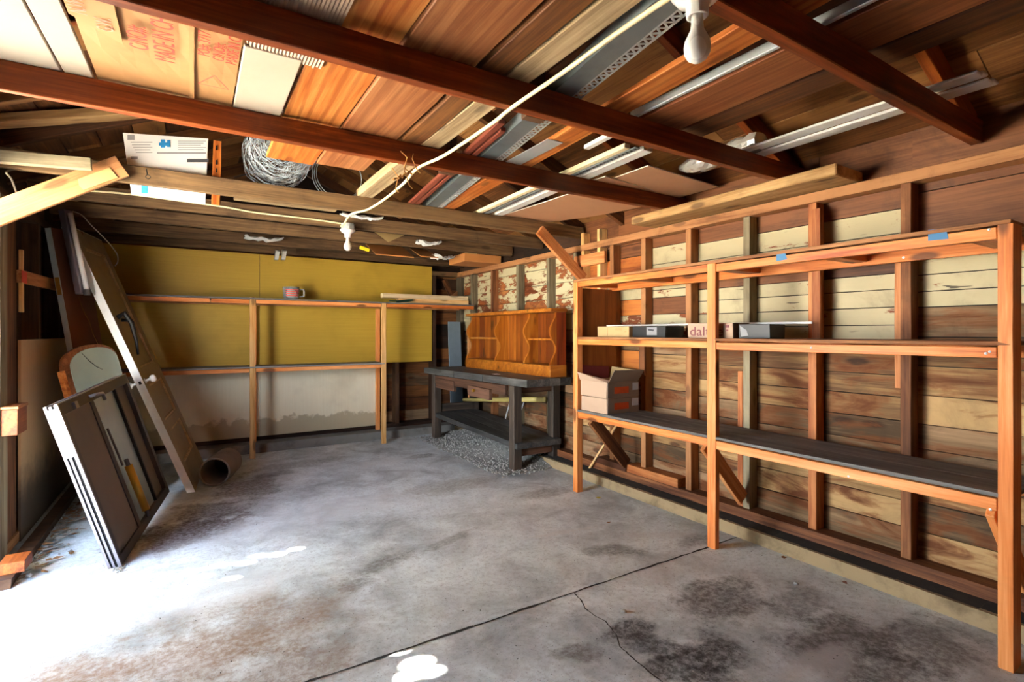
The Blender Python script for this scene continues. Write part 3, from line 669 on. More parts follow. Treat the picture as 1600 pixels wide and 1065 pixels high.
# wire mesh roll, wire coil
mr = MB(); c = V((.47, 3.50, Z0 + .205))
for k in range(64):
    pts = []; ph = R.uniform(0, 6.28); r0 = .07 + .13 * (k % 13) / 12; y0 = c.y - .20 + R.uniform(0, .52)
    for i in range(37):
        a = ph + 6.2832 * i / 36; q = r0 + .004 * math.sin(a * 9 + k) + R.uniform(-.003, .003); pts.append((c.x + q * math.cos(a), y0 + .012 * math.sin(a * 7 + k), c.z + q * math.sin(a)))
    mr.tube(pts, .0012, 3, caps=False)
for k in range(1000):
    a = R.uniform(0, 6.28); q = R.uniform(.06, .2); y = c.y - .2 + R.uniform(0, .5); p = V((c.x + q * math.cos(a), y, c.z + q * math.sin(a)))
    a2 = a + R.uniform(-.35, .35); q2 = min(.203, q + R.uniform(-.02, .02)); p2 = V((c.x + q2 * math.cos(a2), y + R.uniform(-.05, .05), c.z + q2 * math.sin(a2)))
    mr.tube([p, (p + p2) / 2 + V((0, R.uniform(-.01, .01), .004)), p2], .0009, 3, caps=False)
obj('wire_netting_roll', mr, 'wire', center=True, label='roll of grey wire netting lying on the joists', cat='wire netting')
wc = MB()
for k in range(3):
    c2 = V((.88, 3.72 + k * .03, Z0 + .16 + .004 * k)); wc.tube([(c2.x + (.155 + .008 * k) * math.cos(6.2832 * i / 30), c2.y, c2.z + (.155 + .008 * k) * math.sin(6.2832 * i / 30)) for i in range(31)], .0022, 5)
obj('wire_coil', wc, 'wire', center=True, label='thin loop of grey wire next to the netting roll', cat='wire coil')
# white printed carton
wx = thing('carton', (-.13, 3.72, 2.06), 'flat white printed carton with a blue picture wedged behind a joist', 'carton')
wbx = obj('box', MB().hexa([(-.293, 3.62, 2.012), (.068, 3.62, 2.003), (.068, 3.66, 2.003), (-.293, 3.66, 2.012)], [(-.333, 3.63, 2.35), (.083, 3.63, 2.399), (.083, 3.67, 2.399), (-.333, 3.67, 2.35)]), 'white_card', wx, bevel=.002)
ink = MB(); gr = MB(); bl = MB()
def wq(mb, u0, v0, u1, v1):
    q = lambda u, v: (lambda p: (p.x, 3.62 + .01 * (p.z - 2.01) / .36 - .0015, p.z))(px(u, v, 'Y', 3.62))
    mb.add([q(u0, v1), q(u1, v1), q(u1, v0), q(u0, v0)], [(0, 1, 2, 3)])
wq(gr, 199, 210, 210, 218)
for k in range(5): wq(gr, 204 + 2 * k, 221 + 4 * k, 238 - k % 2 * 3, 222 + 4 * k)
for k in range(5): wq(gr, 278, 219 + 3.4 * k, 322 - k % 3 * 4, 220 + 3.4 * k)
wq(gr, 245, 237, 322, 239.5); wq(ink, 292, 247.5, 326, 253); wq(gr, 204, 244, 215, 248)
wq(bl, 251, 217, 258, 230); wq(bl, 248, 222, 262, 227)
wq(bl, 261, 218, 266, 229)
obj('fine_print', gr, 'grey_ink', wbx); obj('logo_bar', ink, 'dark_ink', wbx); obj('blue_picture', bl, 'blue_ink', wbx)
lab = MB(); wq(lab, 221, 287, 231, 302); obj('blue_stripe', lab, 'blue_ink', wbx)
os_ = thing('slotted_strip', (.12, 3.74, 2.04), 'orange slotted shelf strip standing beside the white carton', 'shelf strip')
plank('strip', (.122, 3.6205, 2.0), (.132, 3.6255, 2.394), .045, .006, 'roof_orange', os_, up=(0, -1, 0))
for z in (2.08, 2.198, 2.247, 2.335): obj('slot', MB().box(.122, .129, 3.6155, 3.6215, z, z + .025), 'void', os_)
# bits between the rear joists
plank('board', (-.84, 3.44, 2.072), (-.445, 3.44, 2.098), .045, .06, 'stud_grey', label='short weathered board end above the tagged diagonal brace', cat='board')
lay('board', .25, 4.12, .95, 4.12, .07, .035, 'weathered', 'pale strip of wood lying between the two middle joists', 'board')
lay('board', -.45, 4.42, .15, 4.45, .12, .02, 'plank_dull', 'rough orange-brown plank scrap behind the fourth joist at left', 'board')
fl_ = thing('cardboard_flap', (1.42, 4.30, 2.0), 'torn olive cardboard flap hanging down near the small lamp', 'cardboard')
q = [px(580, 358, 'Y', 4.31), px(605, 348, 'Y', 4.35), px(632, 367, 'Y', 4.34), px(607, 378, 'Y', 4.28)]
obj('hanging_flap', MB().prism(q, (0, .006, 0)), 'card_dull', fl_)
obj('body', MB().hexa([(1.1, 4.27, 2.165), (2.1, 4.27, 2.165), (2.1, 4.76, 2.165), (1.1, 4.76, 2.165)], [(1.1, 4.27, 2.175), (2.1, 4.27, 2.175), (2.1, 4.76, 2.175), (1.1, 4.76, 2.175)]), 'card_dull', fl_)
plank('cardboard_sheet', (1.75, 5.06, 2.0), (1.75, 5.46, 2.168), .40, .008, 'card_orange', label='orange cardboard piece sagging under the rear joists', cat='cardboard', j=.004)
plank('cardboard_sheet', (2.13, 5.08, 2.02), (2.13, 5.46, 2.168), .2, .008, 'card_orange', label='small orange cardboard scrap right of the sagging piece', cat='cardboard', j=.004)
cx = thing('carton', (2.6, 5.2, 2.02), 'tan cardboard box tucked under the joists near the back corner', 'carton')
obj('box', MB().box(2.50, 2.955, 5.0, 5.4, 1.998, 2.085, j=.003), 'card_orange', cx); obj('flap', MB().hexa([(2.48, 4.9, 2.11), (2.63, 4.88, 2.09), (2.64, 5.0, 2.08), (2.50, 5.0, 2.08)], [(2.48, 4.9, 2.114), (2.63, 4.88, 2.094), (2.64, 5.0, 2.085), (2.50, 5.0, 2.085)]), 'card_tan', cx)
def crumple(name, x, y, z, sx, sy, sz, mat, label, cat):
    mb = MB(); n = 8; vs = [(x + sx * (i / n - .5) + R.uniform(-.01, .01), y + sy * (j / n - .5), z + R.uniform(-sz, sz) - sz * math.sin(math.pi * i / n)) for j in range(n + 1) for i in range(n + 1)]
    N = len(vs); vs += [(a, b, c + .002) for a, b, c in vs]
    fs = [f for j in range(n) for i in range(n) for f in ((j * 9 + i, j * 9 + i + 1, j * 9 + i + 10, j * 9 + i + 9), (N + j * 9 + i, N + j * 9 + i + 9, N + j * 9 + i + 10, N + j * 9 + i + 1))]
    return obj(name, mb.add(vs, fs), mat, center=True, label=label, cat=cat)
crumple('plastic_film', 2.30, 5.15, 2.05, .24, .2, .02, 'plastic_white', 'crumpled white plastic film beside the tan box overhead', 'plastic film')
crumple('plastic_film', 1.92, 4.62, 2.09, .22, .12, .02, 'plastic_white', 'torn white plastic film hanging behind the middle joists', 'plastic film')
crumple('plastic_film', .55, 5.15, 2.08, .3, .2, .015, 'plastic_white', 'white plastic edge showing between the rear joists at left', 'plastic film')
crumple('plastic_film', 1.15, 4.12, 2.15, .32, .1, .012, 'plastic_white', 'white perforated plastic scrap above the small lamp', 'plastic film')
plank('carton_scrap', px(562, 386, 'Y', 4.836), px(577, 391, 'Y', 4.836), .03, .02, 'yellow', up=(0, -1, 0), label='small yellow printed packet poking out under the joists', cat='packet')
for k, u in enumerate((431, 442)):
    bk = MB(); a = px(u, 392, 'Y', 5.47); b = px(u - 2, 405, 'Y', 5.47); bk.hexa([b, b + V((.035, 0, 0)), b + V((.035, .05, 0)), b + V((0, .05, 0))], [a, a + V((.035, 0, 0)), a + V((.035, .05, .02)), a + V((0, .05, .02))])
    obj('bracket', bk, 'galv_light', center=True, label=('left' if k == 0 else 'right') + ' of two pale metal brackets hanging before the green panel', cat='bracket', group='metal brackets')
tw = MB()
for k, (u0, v0, v1) in enumerate(((626, 236, 262), (634, 255, 290), (612, 262, 296), (646, 240, 266))):
    p0, p1 = px(u0, v0, 'Y', 2.415), px(u0 + 6, v1, 'Y', 2.415); tw.tube([p0, (p0 + p1) / 2 + V((.02 * (-1) ** k, -.01, .01)), p1, p1 + V((.015, 0, -.012))], .003, 5)
p0 = px(615, 280, 'Y', 2.40); tw.tube([p0 + V((.09 * i / 8, .01 * math.sin(i * 2), .05 * i / 8 + .012 * math.sin(i * 3))) for i in range(9)], .006, 5)
obj('twine', tw, 'twine', center=True, label='frayed brown twine tied round the cable at the third joist', cat='twine')

hp = px(229, 266, 'Y', 3.565)
hk_ = MB().tube([hp + V((0, .005, .01)), hp + V((0, -.02, 0)), hp + V((.006, -.022, -.03))], .003, 6)
hk_.tube([hp + V((.008 + .011 * math.sin(a * .6283), -.022, -.041 + .011 * math.cos(a * .6283))) for a in range(11)], .0022, 5)
obj('hook', hk_, 'steel_dark', center=True, label='small dark iron hook screwed into the joist below the white carton', cat='hook')
# ------------------------------------------------------------------ lamps and cables
def lamp(x, y, zt, label):
    t = thing('lamp', (x, y, zt), label, 'lamp', 'bare bulb ceiling lamps')
    obj('junction_box', MB().lathe([(.0, 0), (.052, 0), (.052, -.045), (.0, -.045)], (x, y, zt), 8), 'galv_light', t)
    z = zt - .045
    lh = obj('lamp_holder', MB().lathe([(.0, 0), (.058, 0), (.059, -.008), (.052, -.014), (.048, -.022), (.034, -.028), (.026, -.036), (.0245, -.062), (.019, -.064), (.018, -.05), (0, -.05)], (x, y, z), 40), 'porcelain', t, smooth=True)
    for sx in (-1, 1): obj('mounting_screw', MB().lathe([(0, -.0005), (.006, 0), (.006, .004), (0, .004)], (x + sx * .044, y, z - .0225), 10), 'void', lh)
    z -= .062
    obj('bulb', MB().lathe([(0, .01), (.0135, .01), (.0135, -.018), (.015, -.03), (.0205, -.042), (.0275, -.056), (.030, -.070), (.0285, -.085), (.022, -.097), (.012, -.104), (0, -.106)], (x, y, z), 32), 'bulb', t, smooth=True)
    return t
lamp(.995, .79, 2.06, 'bare frosted bulb in white porcelain holder on the nearest joist')
lamp(1.05, 4.17, 2.085, 'small bare white bulb hanging from the middle joists far away')
def cable(name, pts, r, mat, label, cat='cable'):
    P = [V(p) for p in pts]; out = []
    for i in range(len(P) - 1):
        p0, p1, p2, p3 = P[max(i - 1, 0)], P[i], P[i + 1], P[min(i + 2, len(P) - 1)]
        for k in range(5):
            t = k / 5; out.append(.5 * (2 * p1 + (p2 - p0) * t + (2 * p0 - 5 * p1 + 4 * p2 - p3) * t * t + (3 * p1 - p0 - 3 * p2 + p3) * t ** 3))
    out.append(P[-1]); return obj(name, MB().tube(out, r, 8), mat, center=True, smooth=True, label=label, cat=cat)
cz_ = 2.052
cable('cable', [px(1062, -12, 'Z', cz_)] + [px(u, v, 'Z', cz_) for u, v in ((1040, 0), (950, 62), (880, 113), (800, 168))] + [px(u, v, 'Z', cz_ - .004) for u, v in ((770, 192), (720, 226), (690, 245), (652, 263))] + [px(u, v, 'Z', cz_ - .01) for u, v in ((632, 285), (605, 308), (575, 327), (548, 335))] + [(1.0, 4.10, 2.06), (.99, 4.16, 2.06)], .0075, 'cord', 'cream electric cable running under the joists to the small lamp')
cable('cable', [(1.0, 4.18, 2.085)] + [px(u, v, 'Y', 4.188) for u, v in ((500, 344), (460, 339), (400, 332), (350, 323), (300, 316), (240, 308), (200, 303), (155, 299), (100, 296))] , .006, 'cord', 'cream electric cable stapled along the joist left of the small lamp')
cable('cable', [(-.84, 4.0, 2.16), px(10, 268, 'X', -.80), px(18, 280, 'X', -.80), px(27, 306, 'X', -.8), px(29, 318, 'X', -.8)], .005, 'cord_grey', 'grey cable looping down at the far upper left')
cable('cable', [px(113, 330, 'Y', 4.75), px(128, 336, 'Y', 4.75), px(143, 352, 'Y', 4.75), px(165, 374, 'Y', 5.0), px(182, 395, 'Y', 5.3), px(184, 408, 'Y', 5.4), px(180, 415, 'Y', 5.45)], .004, 'cord_grey', 'thin grey cord hanging behind the leaning white door')

# ------------------------------------------------------------------ right-hand shelf
sh = thing('storage_shelf', (2.7, 1.87, 0), 'tall orange timber storage shelf with three levels along the right wall', 'shelf')
SX = 2.5; rails = []
def zf(y, z): return z + .004 * (y - 1.9)
pbox('post', SX, SX + .09, .624, .667, 0, 1.615, 'fir', sh); pbox('post', SX, SX + .035, 1.862, 1.918, 0, 1.615, 'fir', sh); pbox('post', SX, SX + .05, 3.085, 3.135, 0, 1.61, 'fir', sh)
for (z0, z1) in ((1.570, 1.612), (1.132, 1.172), (.572, .618)):
    for (y0, y1) in ((.67, 1.86), (1.92, 3.083)):
        rail = pbox('front_rail', SX + .003, SX + .04, y0, y1, zf(y0, z0), zf(y0, z1), 'fir', sh); rails.append((rail, y0, z0))
    pbox('rear_rail', 2.865, 2.89, .64, 3.13, z0 - .012, z1, 'fir', sh)
    for y in (.70, 1.25, 1.82, 2.48, 3.03): pbox('cross_rail', SX + .042, 2.862, y, y + .075, z0 + .004, z1 - .004, 'fir' if z0 > 1.5 else 'stud_orange', sh)
for z in (1.614, 1.174, .620):
    m = 'shelf_top' if z < 1 else 'stud'; pbox('shelf_board', SX + .001, 2.70, .63, 3.135, z, z + .016, m, sh); pbox('shelf_board', 2.704, 2.90, .63, 3.135, z, z + .016, m, sh)
obj('end_panel', MB().box(SX + .052, 2.915, 3.10, 3.112, .64, 1.565), 'ply', sh)
for y, m in ((2.955, 'stud'), (1.955, 'stud_orange'), (.69, 'fir')): plank('brace', (SX + .035, y, .575), (2.885, y, .20), .09, .03, m, sh, up=(0, 1, 0))
def rail_at(p): return min(rails, key=lambda r: (r[1] > 1.9) != (p.y > 1.9) and 9 or abs(r[2] + .02 - p.z))[0]
for (u, v) in ((1546, 549), (1540, 552), (1545, 358), (1547, 796), (1325, 744), (1267, 543), (1411, 402)):
    p = px(u, v, 'X', SX); obj('screw_head', MB().lathe([(0, -.0015), (.005, 0), (.005, .003), (0, .003)], p + V((.0025, 0, 0)), 8, axis=(1, 0, 0)), 'galv_light', rail_at(p))
for (u0, u1, v0, v1) in ((1450, 1478, 359, 376), (1213, 1226, 394, 408)):
    a, b, c, d = px(u0, v0, 'X', SX + .002), px(u1, v0 - 3, 'X', SX + .002), px(u1 + 4, v1 - 3, 'X', SX + .002), px(u0, v1, 'X', SX + .002)
    obj('paint_smear', MB().prism([a, b, c, d], (.002, 0, 0)), 'blue_paint', rail_at(a), label='blue paint smear on rail')
# boxes on the shelf
def carton(name, x0, x1, y0, y1, z0, z1, mat, label, cat='box', group=None):
    t = thing(name, ((x0 + x1) / 2, (y0 + y1) / 2, z0), label, cat, group); return obj('carton', MB().box(x0, x1, y0, y1, z0, z1, j=.002), mat, t, bevel=.002)
zs = 1.1905
c1 = carton('box', 2.60, 2.80, 2.64, 2.97, zs, 1.268, 'card_tan', 'long tan cardboard box on the middle shelf at its left end')
obj('seam', MB().box(2.598, 2.5995, 2.855, 2.858, zs + .01, 1.26), 'card_dull', c1)
mk = MB()
for k in range(3): mk.box(2.5975, 2.599, 2.71, 2.775, 1.236 + .008 * k, 1.239 + .008 * k)
mk.box(2.5975, 2.599, 2.665, 2.68, 1.228, 1.232); obj('fine_print', mk, 'card_dull', c1)
c2 = carton('box', 2.62, 2.80, 2.33, 2.625, zs, 1.266, 'black', 'black box with a grey label right beside the tan box')
obj('label', MB().box(2.616, 2.618, 2.40, 2.49, zs + .015, 1.258), 'grey_ink', c2); obj('logo', MB().prism([(2.6145, 2.48, 1.25), (2.6145, 2.42, 1.243), (2.6145, 2.43, 1.232), (2.6145, 2.475, 1.238)], (.001, 0, 0)), 'dark_ink', c2)
c3 = carton('box', 2.57, 2.72, 1.80, 2.11, zs, 1.278, 'card_pink', 'pinkish tile box with dalt lettering behind the middle post')
text('lettering', 'daltile', .078, axes((2.5675, 2.095, 1.228), (0, -1, 0), (0, 0, 1)), 'plum_ink', c3, 'LEFT', 1.25)
ms = MB()
for k in range(3): ms.prism([(2.568, 1.93 - .012 * k, zs + .008), (2.568, 1.925 - .012 * k, zs + .008), (2.568, 1.885 - .01 * k, zs + .04), (2.568, 1.90 - .01 * k, zs + .042)], (.001, 0, 0))
obj('printed_mark', ms, 'card_tan', c3); obj('dark_mark', MB().box(2.567, 2.569, 1.825, 1.845, 1.25, 1.266).box(2.567, 2.569, 1.83, 1.842, 1.232, 1.24), 'plum_ink', c3)
c4 = carton('box', 2.60, 2.74, 1.60, 1.785, zs, 1.268, 'black', 'dark tile box with a bluish picture right of the pinkish box')
obj('picture', MB().prism([(2.598, 1.778, 1.262), (2.598, 1.735, 1.235), (2.598, 1.725, 1.205), (2.598, 1.77, 1.2)], (.001, 0, 0)), 'grey_ink', c4)
plank('rod', (2.765, 1.47, 1.275), (2.765, 3.05, 1.277), .012, .012, 'white', label='long thin white rod lying across the boxes on middle shelf', cat='rod')
# stack of two cartons, lower shelf
zl = .6365
def stackbox(z0, z1, label, top):
    t = thing('box', (2.68, 2.94, z0), label, 'box', 'stacked boxes on the lower shelf')
    obj('carton', MB().box(2.52, 2.83, 2.775, 3.07, z0, z1, j=.004), ['card_pink'], t, bevel=.003)
    ep = obj('end_panel', MB().box(2.522, 2.828, 2.770, 2.7735, z0 + .002, z1 - .002), 'card_shaded', t, label='shaded printed end')
    zm = (z0 + z1) / 2
    obj('orange_label', MB().box(2.585, 2.725, 2.7675, 2.7695, zm - .026, zm + .022), 'orange_ink', ep); obj('white_label', MB().box(2.765, 2.822, 2.7675, 2.7695, zm - .008, zm + .045), 'label', ep)
    if top:
        obj('flap', MB().hexa([(2.535, 2.772, z1), (2.825, 2.772, z1), (2.828, 2.776, z1), (2.535, 2.776, z1)], [(2.56, 2.74, z1 + .088), (2.85, 2.735, z1 + .082), (2.85, 2.739, z1 + .082), (2.56, 2.744, z1 + .09)]), 'card_shaded', t)
        obj('flap', MB().hexa([(2.52, 2.78, z1), (2.524, 2.78, z1), (2.524, 3.08, z1), (2.52, 3.08, z1)], [(2.555, 2.79, z1 + .012), (2.56, 2.79, z1 + .012), (2.50, 3.08, z1 + .06), (2.495, 3.08, z1 + .06)]), 'card_pink', t)
        obj('flap', MB().hexa([(2.53, 3.082, z1), (2.82, 3.082, z1), (2.82, 3.086, z1), (2.53, 3.086, z1)], [(2.53, 3.088, z1 + .11), (2.82, 3.088, z1 + .09), (2.82, 3.092, z1 + .09), (2.53, 3.092, z1 + .11)]), 'maroon', t, label='maroon inside flap')
        obj('flap', MB().hexa([(2.826, 2.78, z1), (2.83, 2.78, z1), (2.83, 3.08, z1), (2.826, 3.08, z1)], [(2.85, 2.78, z1 + .07), (2.854, 2.78, z1 + .07), (2.85, 3.08, z1 + .09), (2.846, 3.08, z1 + .09)]), 'card_dull', t)
    return t
stackbox(zl, zl + .112, 'lower of two stacked cartons with orange labels on the lower shelf', False)
stackbox(zl + .114, zl + .228, 'upper open carton with orange label and raised flaps on lower shelf', True)
plank('stick', px(915, 741, 'Z', .012), (2.90, 3.02, .56), .018, .018, 'fir_pale', label='thin pale stick leaning under the left end of the right shelf', cat='stick')

# ------------------------------------------------------------------ back shelf
bs = thing('storage_shelf', (1.0, 5.75, 0), 'long two-level orange timber shelf in front of the green panel', 'shelf')
for x in (-.82, .475, 1.775): pbox('post', x, x + .05, 5.585, 5.615, 0, 1.555 if x > 1 else 1.57, 'fir_pale', bs)
for x in (.52, 1.82): pbox('post', x, x + .045, 5.93, 5.97, .092, 1.5, 'fir', bs)
for (x0, x1) in ((-.86, .14), (.15, .472), (.53, 1.772), (1.83, 2.92)): pbox('front_rail', x0, x1, 5.59, 5.612, 1.507, 1.545, 'fir', bs)
for (x0, x1) in ((-.86, .472), (.53, 1.772)): pbox('front_rail', x0, x1, 5.59, 5.612, .838, .875, 'fir', bs)
pbox('shelf_board', -.86, 2.92, 5.583, 5.97, 1.547, 1.563, 'shelf_top', bs); pbox('shelf_board', -.86, 1.81, 5.583, 5.925, .877, .892, 'shelf_top', bs)
pbox('rear_rail', -.86, 2.9, 5.95, 5.972, 1.507, 1.545, 'stud', bs); pbox('rear_rail', -.86, 1.8, 5.95, 5.972, .838, .875, 'stud', bs)
# things on the upper back shelf
jg = thing('measuring_jug', (.86, 5.68, 1.564), 'clear measuring jug with red markings on the upper back shelf', 'jug')
jgl = obj('glass', MB().lathe([(.0, 0), (.055, 0), (.072, .012), (.082, .125), (.079, .125), (.068, .016), (0, .008)], (.86, 5.68, 1.564), 28), 'jug', jg, smooth=True)
jr = MB()
for k in range(4): jr.lathe([(.0755 + .002 * k, .03 + .02 * k), (.0762 + .002 * k, .038 + .02 * k)], (.86, 5.68, 1.564), 28)
jr.f = [f for i, f in enumerate(jr.f) if (i % 28) in range(14, 22)]; jr.m = jr.m[:len(jr.f)]; jr.r = jr.r[:len(jr.f)]
obj('red_marking', jr, 'red_paint', jgl)
obj('handle', MB().tube([(.94, 5.68, 1.67), (.985, 5.68, 1.665), (.985, 5.68, 1.60), (.935, 5.68, 1.592)], .008, 8), 'jug', jg, smooth=True)
plank('board', (2.0, 5.72, 1.590), (2.88, 5.70, 1.590), .10, .05, 'fir_pale', label='lower of two pale boards lying on the upper back shelf', cat='board', group='pale boards on the back shelf')
plank('board', (1.82, 5.73, 1.643), (2.88, 5.71, 1.643), .09, .05, 'weathered', label='upper of two pale boards stacked on the upper back shelf', cat='board', group='pale boards on the back shelf')
ct = MB().tube([(1.96, 5.64, 1.575), (2.10, 5.64, 1.592), (2.16, 5.64, 1.60)], [.012, .016, .009], 8).box(1.88, 1.99, 5.63, 5.65, 1.575, 1.588)
obj('hand_tool', ct, 'green_tool', center=True, label='small dark green hand tool beside the pale boards on the shelf', cat='tool')

# ------------------------------------------------------------------ workbench
wbn = thing('workbench', (2.65, 4.7, 0), 'heavy dark workbench with a lower shelf along the right wall', 'workbench')
tm = MB(); ys = [3.66 + (5.62 - 3.66) * i / 14 for i in range(15)]
for k in range(4):
    for i in range(14):
        fx = lambda y: 2.42 - .14 * (y - 3.66) / 1.96
        x0a, x0b = fx(ys[i]) + (2.895 - fx(ys[i])) * k / 4, fx(ys[i + 1]) + (2.895 - fx(ys[i + 1])) * k / 4
        x1a, x1b = fx(ys[i]) + (2.895 - fx(ys[i])) * (k + 1) / 4 - .003, fx(ys[i + 1]) + (2.895 - fx(ys[i + 1])) * (k + 1) / 4 - .003
        e = R.uniform(-.006, .006) if k == 0 else 0
        tm.hexa([(x0a + e, ys[i], .755), (x1a, ys[i], .755), (x1b, ys[i + 1], .755), (x0b + e, ys[i + 1], .755)], [(x0a + e * .5, ys[i], .82), (x1a, ys[i], .82), (x1b, ys[i + 1], .82), (x0b + e * .5, ys[i + 1], .82)], 0, .1 + k * .17)
obj('bench_top', tm, 'bench_top', wbn)
for (x, y, z) in ((2.40, 3.84, 0), (2.84, 3.86, 0), (2.33, 5.42, .03), (2.83, 5.45, 0)): pbox('leg', x, x + .085, y, y + .085, z, .752, 'bench', wbn, bevel=.005)
plank('apron', (2.42, 4.0, .70), (2.34, 5.40, .70), .03, .09, 'bench_brown', wbn); plank('apron', (2.47, 3.90, .715), (2.85, 3.90, .715), .03, .07, 'bench_brown', wbn)
plank('vise_plate', (2.36, 4.95, .655), (2.335, 5.36, .665), .04, .11, 'bench_brown', wbn); plank('vise_plate', (2.38, 4.22, .64), (2.36, 4.62, .65), .04, .10, 'bench_brown', wbn)
obj('bolt', MB().lathe([(0, -.02), (.014, -.018), (.016, 0), (0, .002)], (2.335, 4.47, .66), 10, axis=(1, 0, 0)), 'brass', wbn)
lsm = MB()
for k in range(3): lsm.hexa([(2.41 - .0 + k * .16, 3.80, .20), (2.41 + k * .16 + .157, 3.80, .20), (2.34 + k * .18 + .177, 5.50, .27), (2.34 + k * .18, 5.50, .27)], [(2.41 + k * .16, 3.80, .25), (2.41 + k * .16 + .157, 3.80, .25), (2.34 + k * .18 + .177, 5.50, .32), (2.34 + k * .18, 5.50, .32)], 0, .2 * k)
obj('lower_shelf', lsm, 'bench_top', wbn)
pbox('stretcher', 2.49, 2.835, 3.87, 3.91, .12, .197, 'bench_brown', wbn); pbox('stretcher', 2.42, 2.83, 5.44, 5.48, .325, .41, 'bench', wbn)
# pine hutch on the bench
hx, hz = 2.735, .822; hu = thing('hutch', (2.8, 4.55, hz), 'orange varnished pine hutch with scalloped dividers standing on the workbench', 'hutch')
pbox('base', hx - .015, 2.905, 3.74, 5.42, hz, hz + .105, 'pineY', hu, j=0)
pbox('top', hx - .01, 2.905, 3.73, 5.43, hz + .59, hz + .622, 'pineY', hu, j=0)
def divider(y, mat, t=.022):
    pr = []; n = 24; z0, z1 = hz + .107, hz + .588
    for i in range(n + 1):
        s = i / n; x = hx + .020 + .034 * math.cos(s * 2 * math.pi * 1.5 + .3) * -1 + .02 * (1 - abs(2 * s - 1)) * 0
        pr.append((x, y, z0 + (z1 - z0) * s))
    pr += [(2.90, y, z1), (2.90, y, z0)]
    obj('divider', MB().prism(pr, (0, t, 0)), mat, hu)
divider(3.745, 'pine'); divider(4.17, 'pine'); divider(4.73, 'pine'); divider(5.385, 'pine')
obj('side_panel', MB().box(hx + .06, 2.90, 3.7425, 3.7445, hz + .107, hz + .588), 'pine_red', hu, label='dark red end panel')  # thin facing, darker and redder than the dividers
bm_ = MB(); y = 3.77
while y < 5.38:
    w = min(.135, 5.385 - y); bm_.box(2.888, 2.90, y + .001, y + w - .001, hz + .107, hz + .588, 0, R.random()); y += w
obj('back_panel', bm_, 'pine_shaded', hu)
pbox('shelf', hx + .03, 2.886, 3.768, 4.168, hz + .33, hz + .348, 'pineY', hu, j=0); pbox('shelf', hx + .03, 2.886, 4.754, 5.383, hz + .33, hz + .348, 'pineY', hu, j=0)
# boards, pole and strips round the bench
plank('board', (2.80, 5.805, .095), (2.80, 5.90, 1.36), .17, .02, 'slate', up=(0, -1, 0), label='grey slate-coloured board leaning on back wall beside the hutch', cat='board')
plank('stick', (2.905, 5.66, .1), (2.905, 5.68, 1.20), .05, .03, 'stud_orange', up=(0, -1, 0), label='narrow brown stick standing between grey board and hutch', cat='stick')
pl = MB().tube([(2.72, 5.46, .435), (2.80, 3.93, .60)], [.022, .026], 10); obj('pole', pl, 'yellow_pole', center=True, smooth=True, label='yellowed pole lying slantwise under the workbench', cat='pole')
for k, (x, y) in enumerate(((2.86, 4.75), (2.87, 4.60), (2.85, 4.50))):
    plank('metal_strip', (x, y, .30), (x + .02, y - .1, .56 - .02 * k), .02, .006, 'galv_light', up=(1, 0, 0), label=('left', 'middle', 'right')[k] + ' of three thin metal strips leaning behind the bench shelf', cat='metal strip', group='metal strips under the bench')
obj('paper_scrap', MB().hexa([(2.47, 4.30, .8215), (2.53, 4.29, .8215), (2.53, 4.36, .8215), (2.48, 4.37, .8215)], [(2.47, 4.30, .824), (2.53, 4.29, .823), (2.53, 4.36, .825), (2.48, 4.37, .823)]), 'white_card', center=True, label='small white paper scrap lying on the workbench edge', cat='paper')
# gravel heap
gm = MB(); nx, ny = 18, 40
def gh(x, y):
    t = (x - 2.2) / .68; s = (y - 3.75) / 2.0
    return max(0, min(1, t * 1.6)) * .13 * max(0, math.sin(math.pi * min(1, max(0, s)))) ** .6 * (.8 + .3 * math.sin(x * 9 + y * 5)) - .006
vs = [(2.2 + .7 * i / nx, 3.7 + 2.1 * j / ny, gh(2.2 + .7 * i / nx, 3.7 + 2.1 * j / ny) + R.uniform(-.004, .004)) for j in range(ny + 1) for i in range(nx + 1)]
gm.add(vs, [(j * (nx + 1) + i, j * (nx + 1) + i + 1, (j + 1) * (nx + 1) + i + 1, (j + 1) * (nx + 1) + i) for j in range(ny) for i in range(nx)], 0)
for k in range(2600):
    x, y = R.uniform(2.2, 2.88), R.uniform(3.7, 5.75)
    h = gh(x, y)
    if h < -.003 and R.random() < .8: continue
    r_ = R.uniform(.004, .012) * (1.2 if R.random() < .2 else 1); c = V((x, y, max(0, h) + r_ * .4)); q = [r_ * R.uniform(.7, 1.2) for _ in range(6)]
    gm.add([c + V((q[0], 0, 0)), c - V((q[1], 0, 0)), c + V((0, q[2], 0)), c - V((0, q[3], 0)), c + V((0, 0, q[4] * .8)), c - V((0, 0, q[5] * .8))], [(0, 2, 4), (2, 1, 4), (1, 3, 4), (3, 0, 4), (2, 0, 5), (1, 2, 5), (3, 1, 5), (0, 3, 5)], 1 if R.random() < .7 else 0)
obj('gravel', gm, ['grit', 'stone'], label='heap of grey gravel spilling out under the workbench', cat='gravel', kind='stuff')

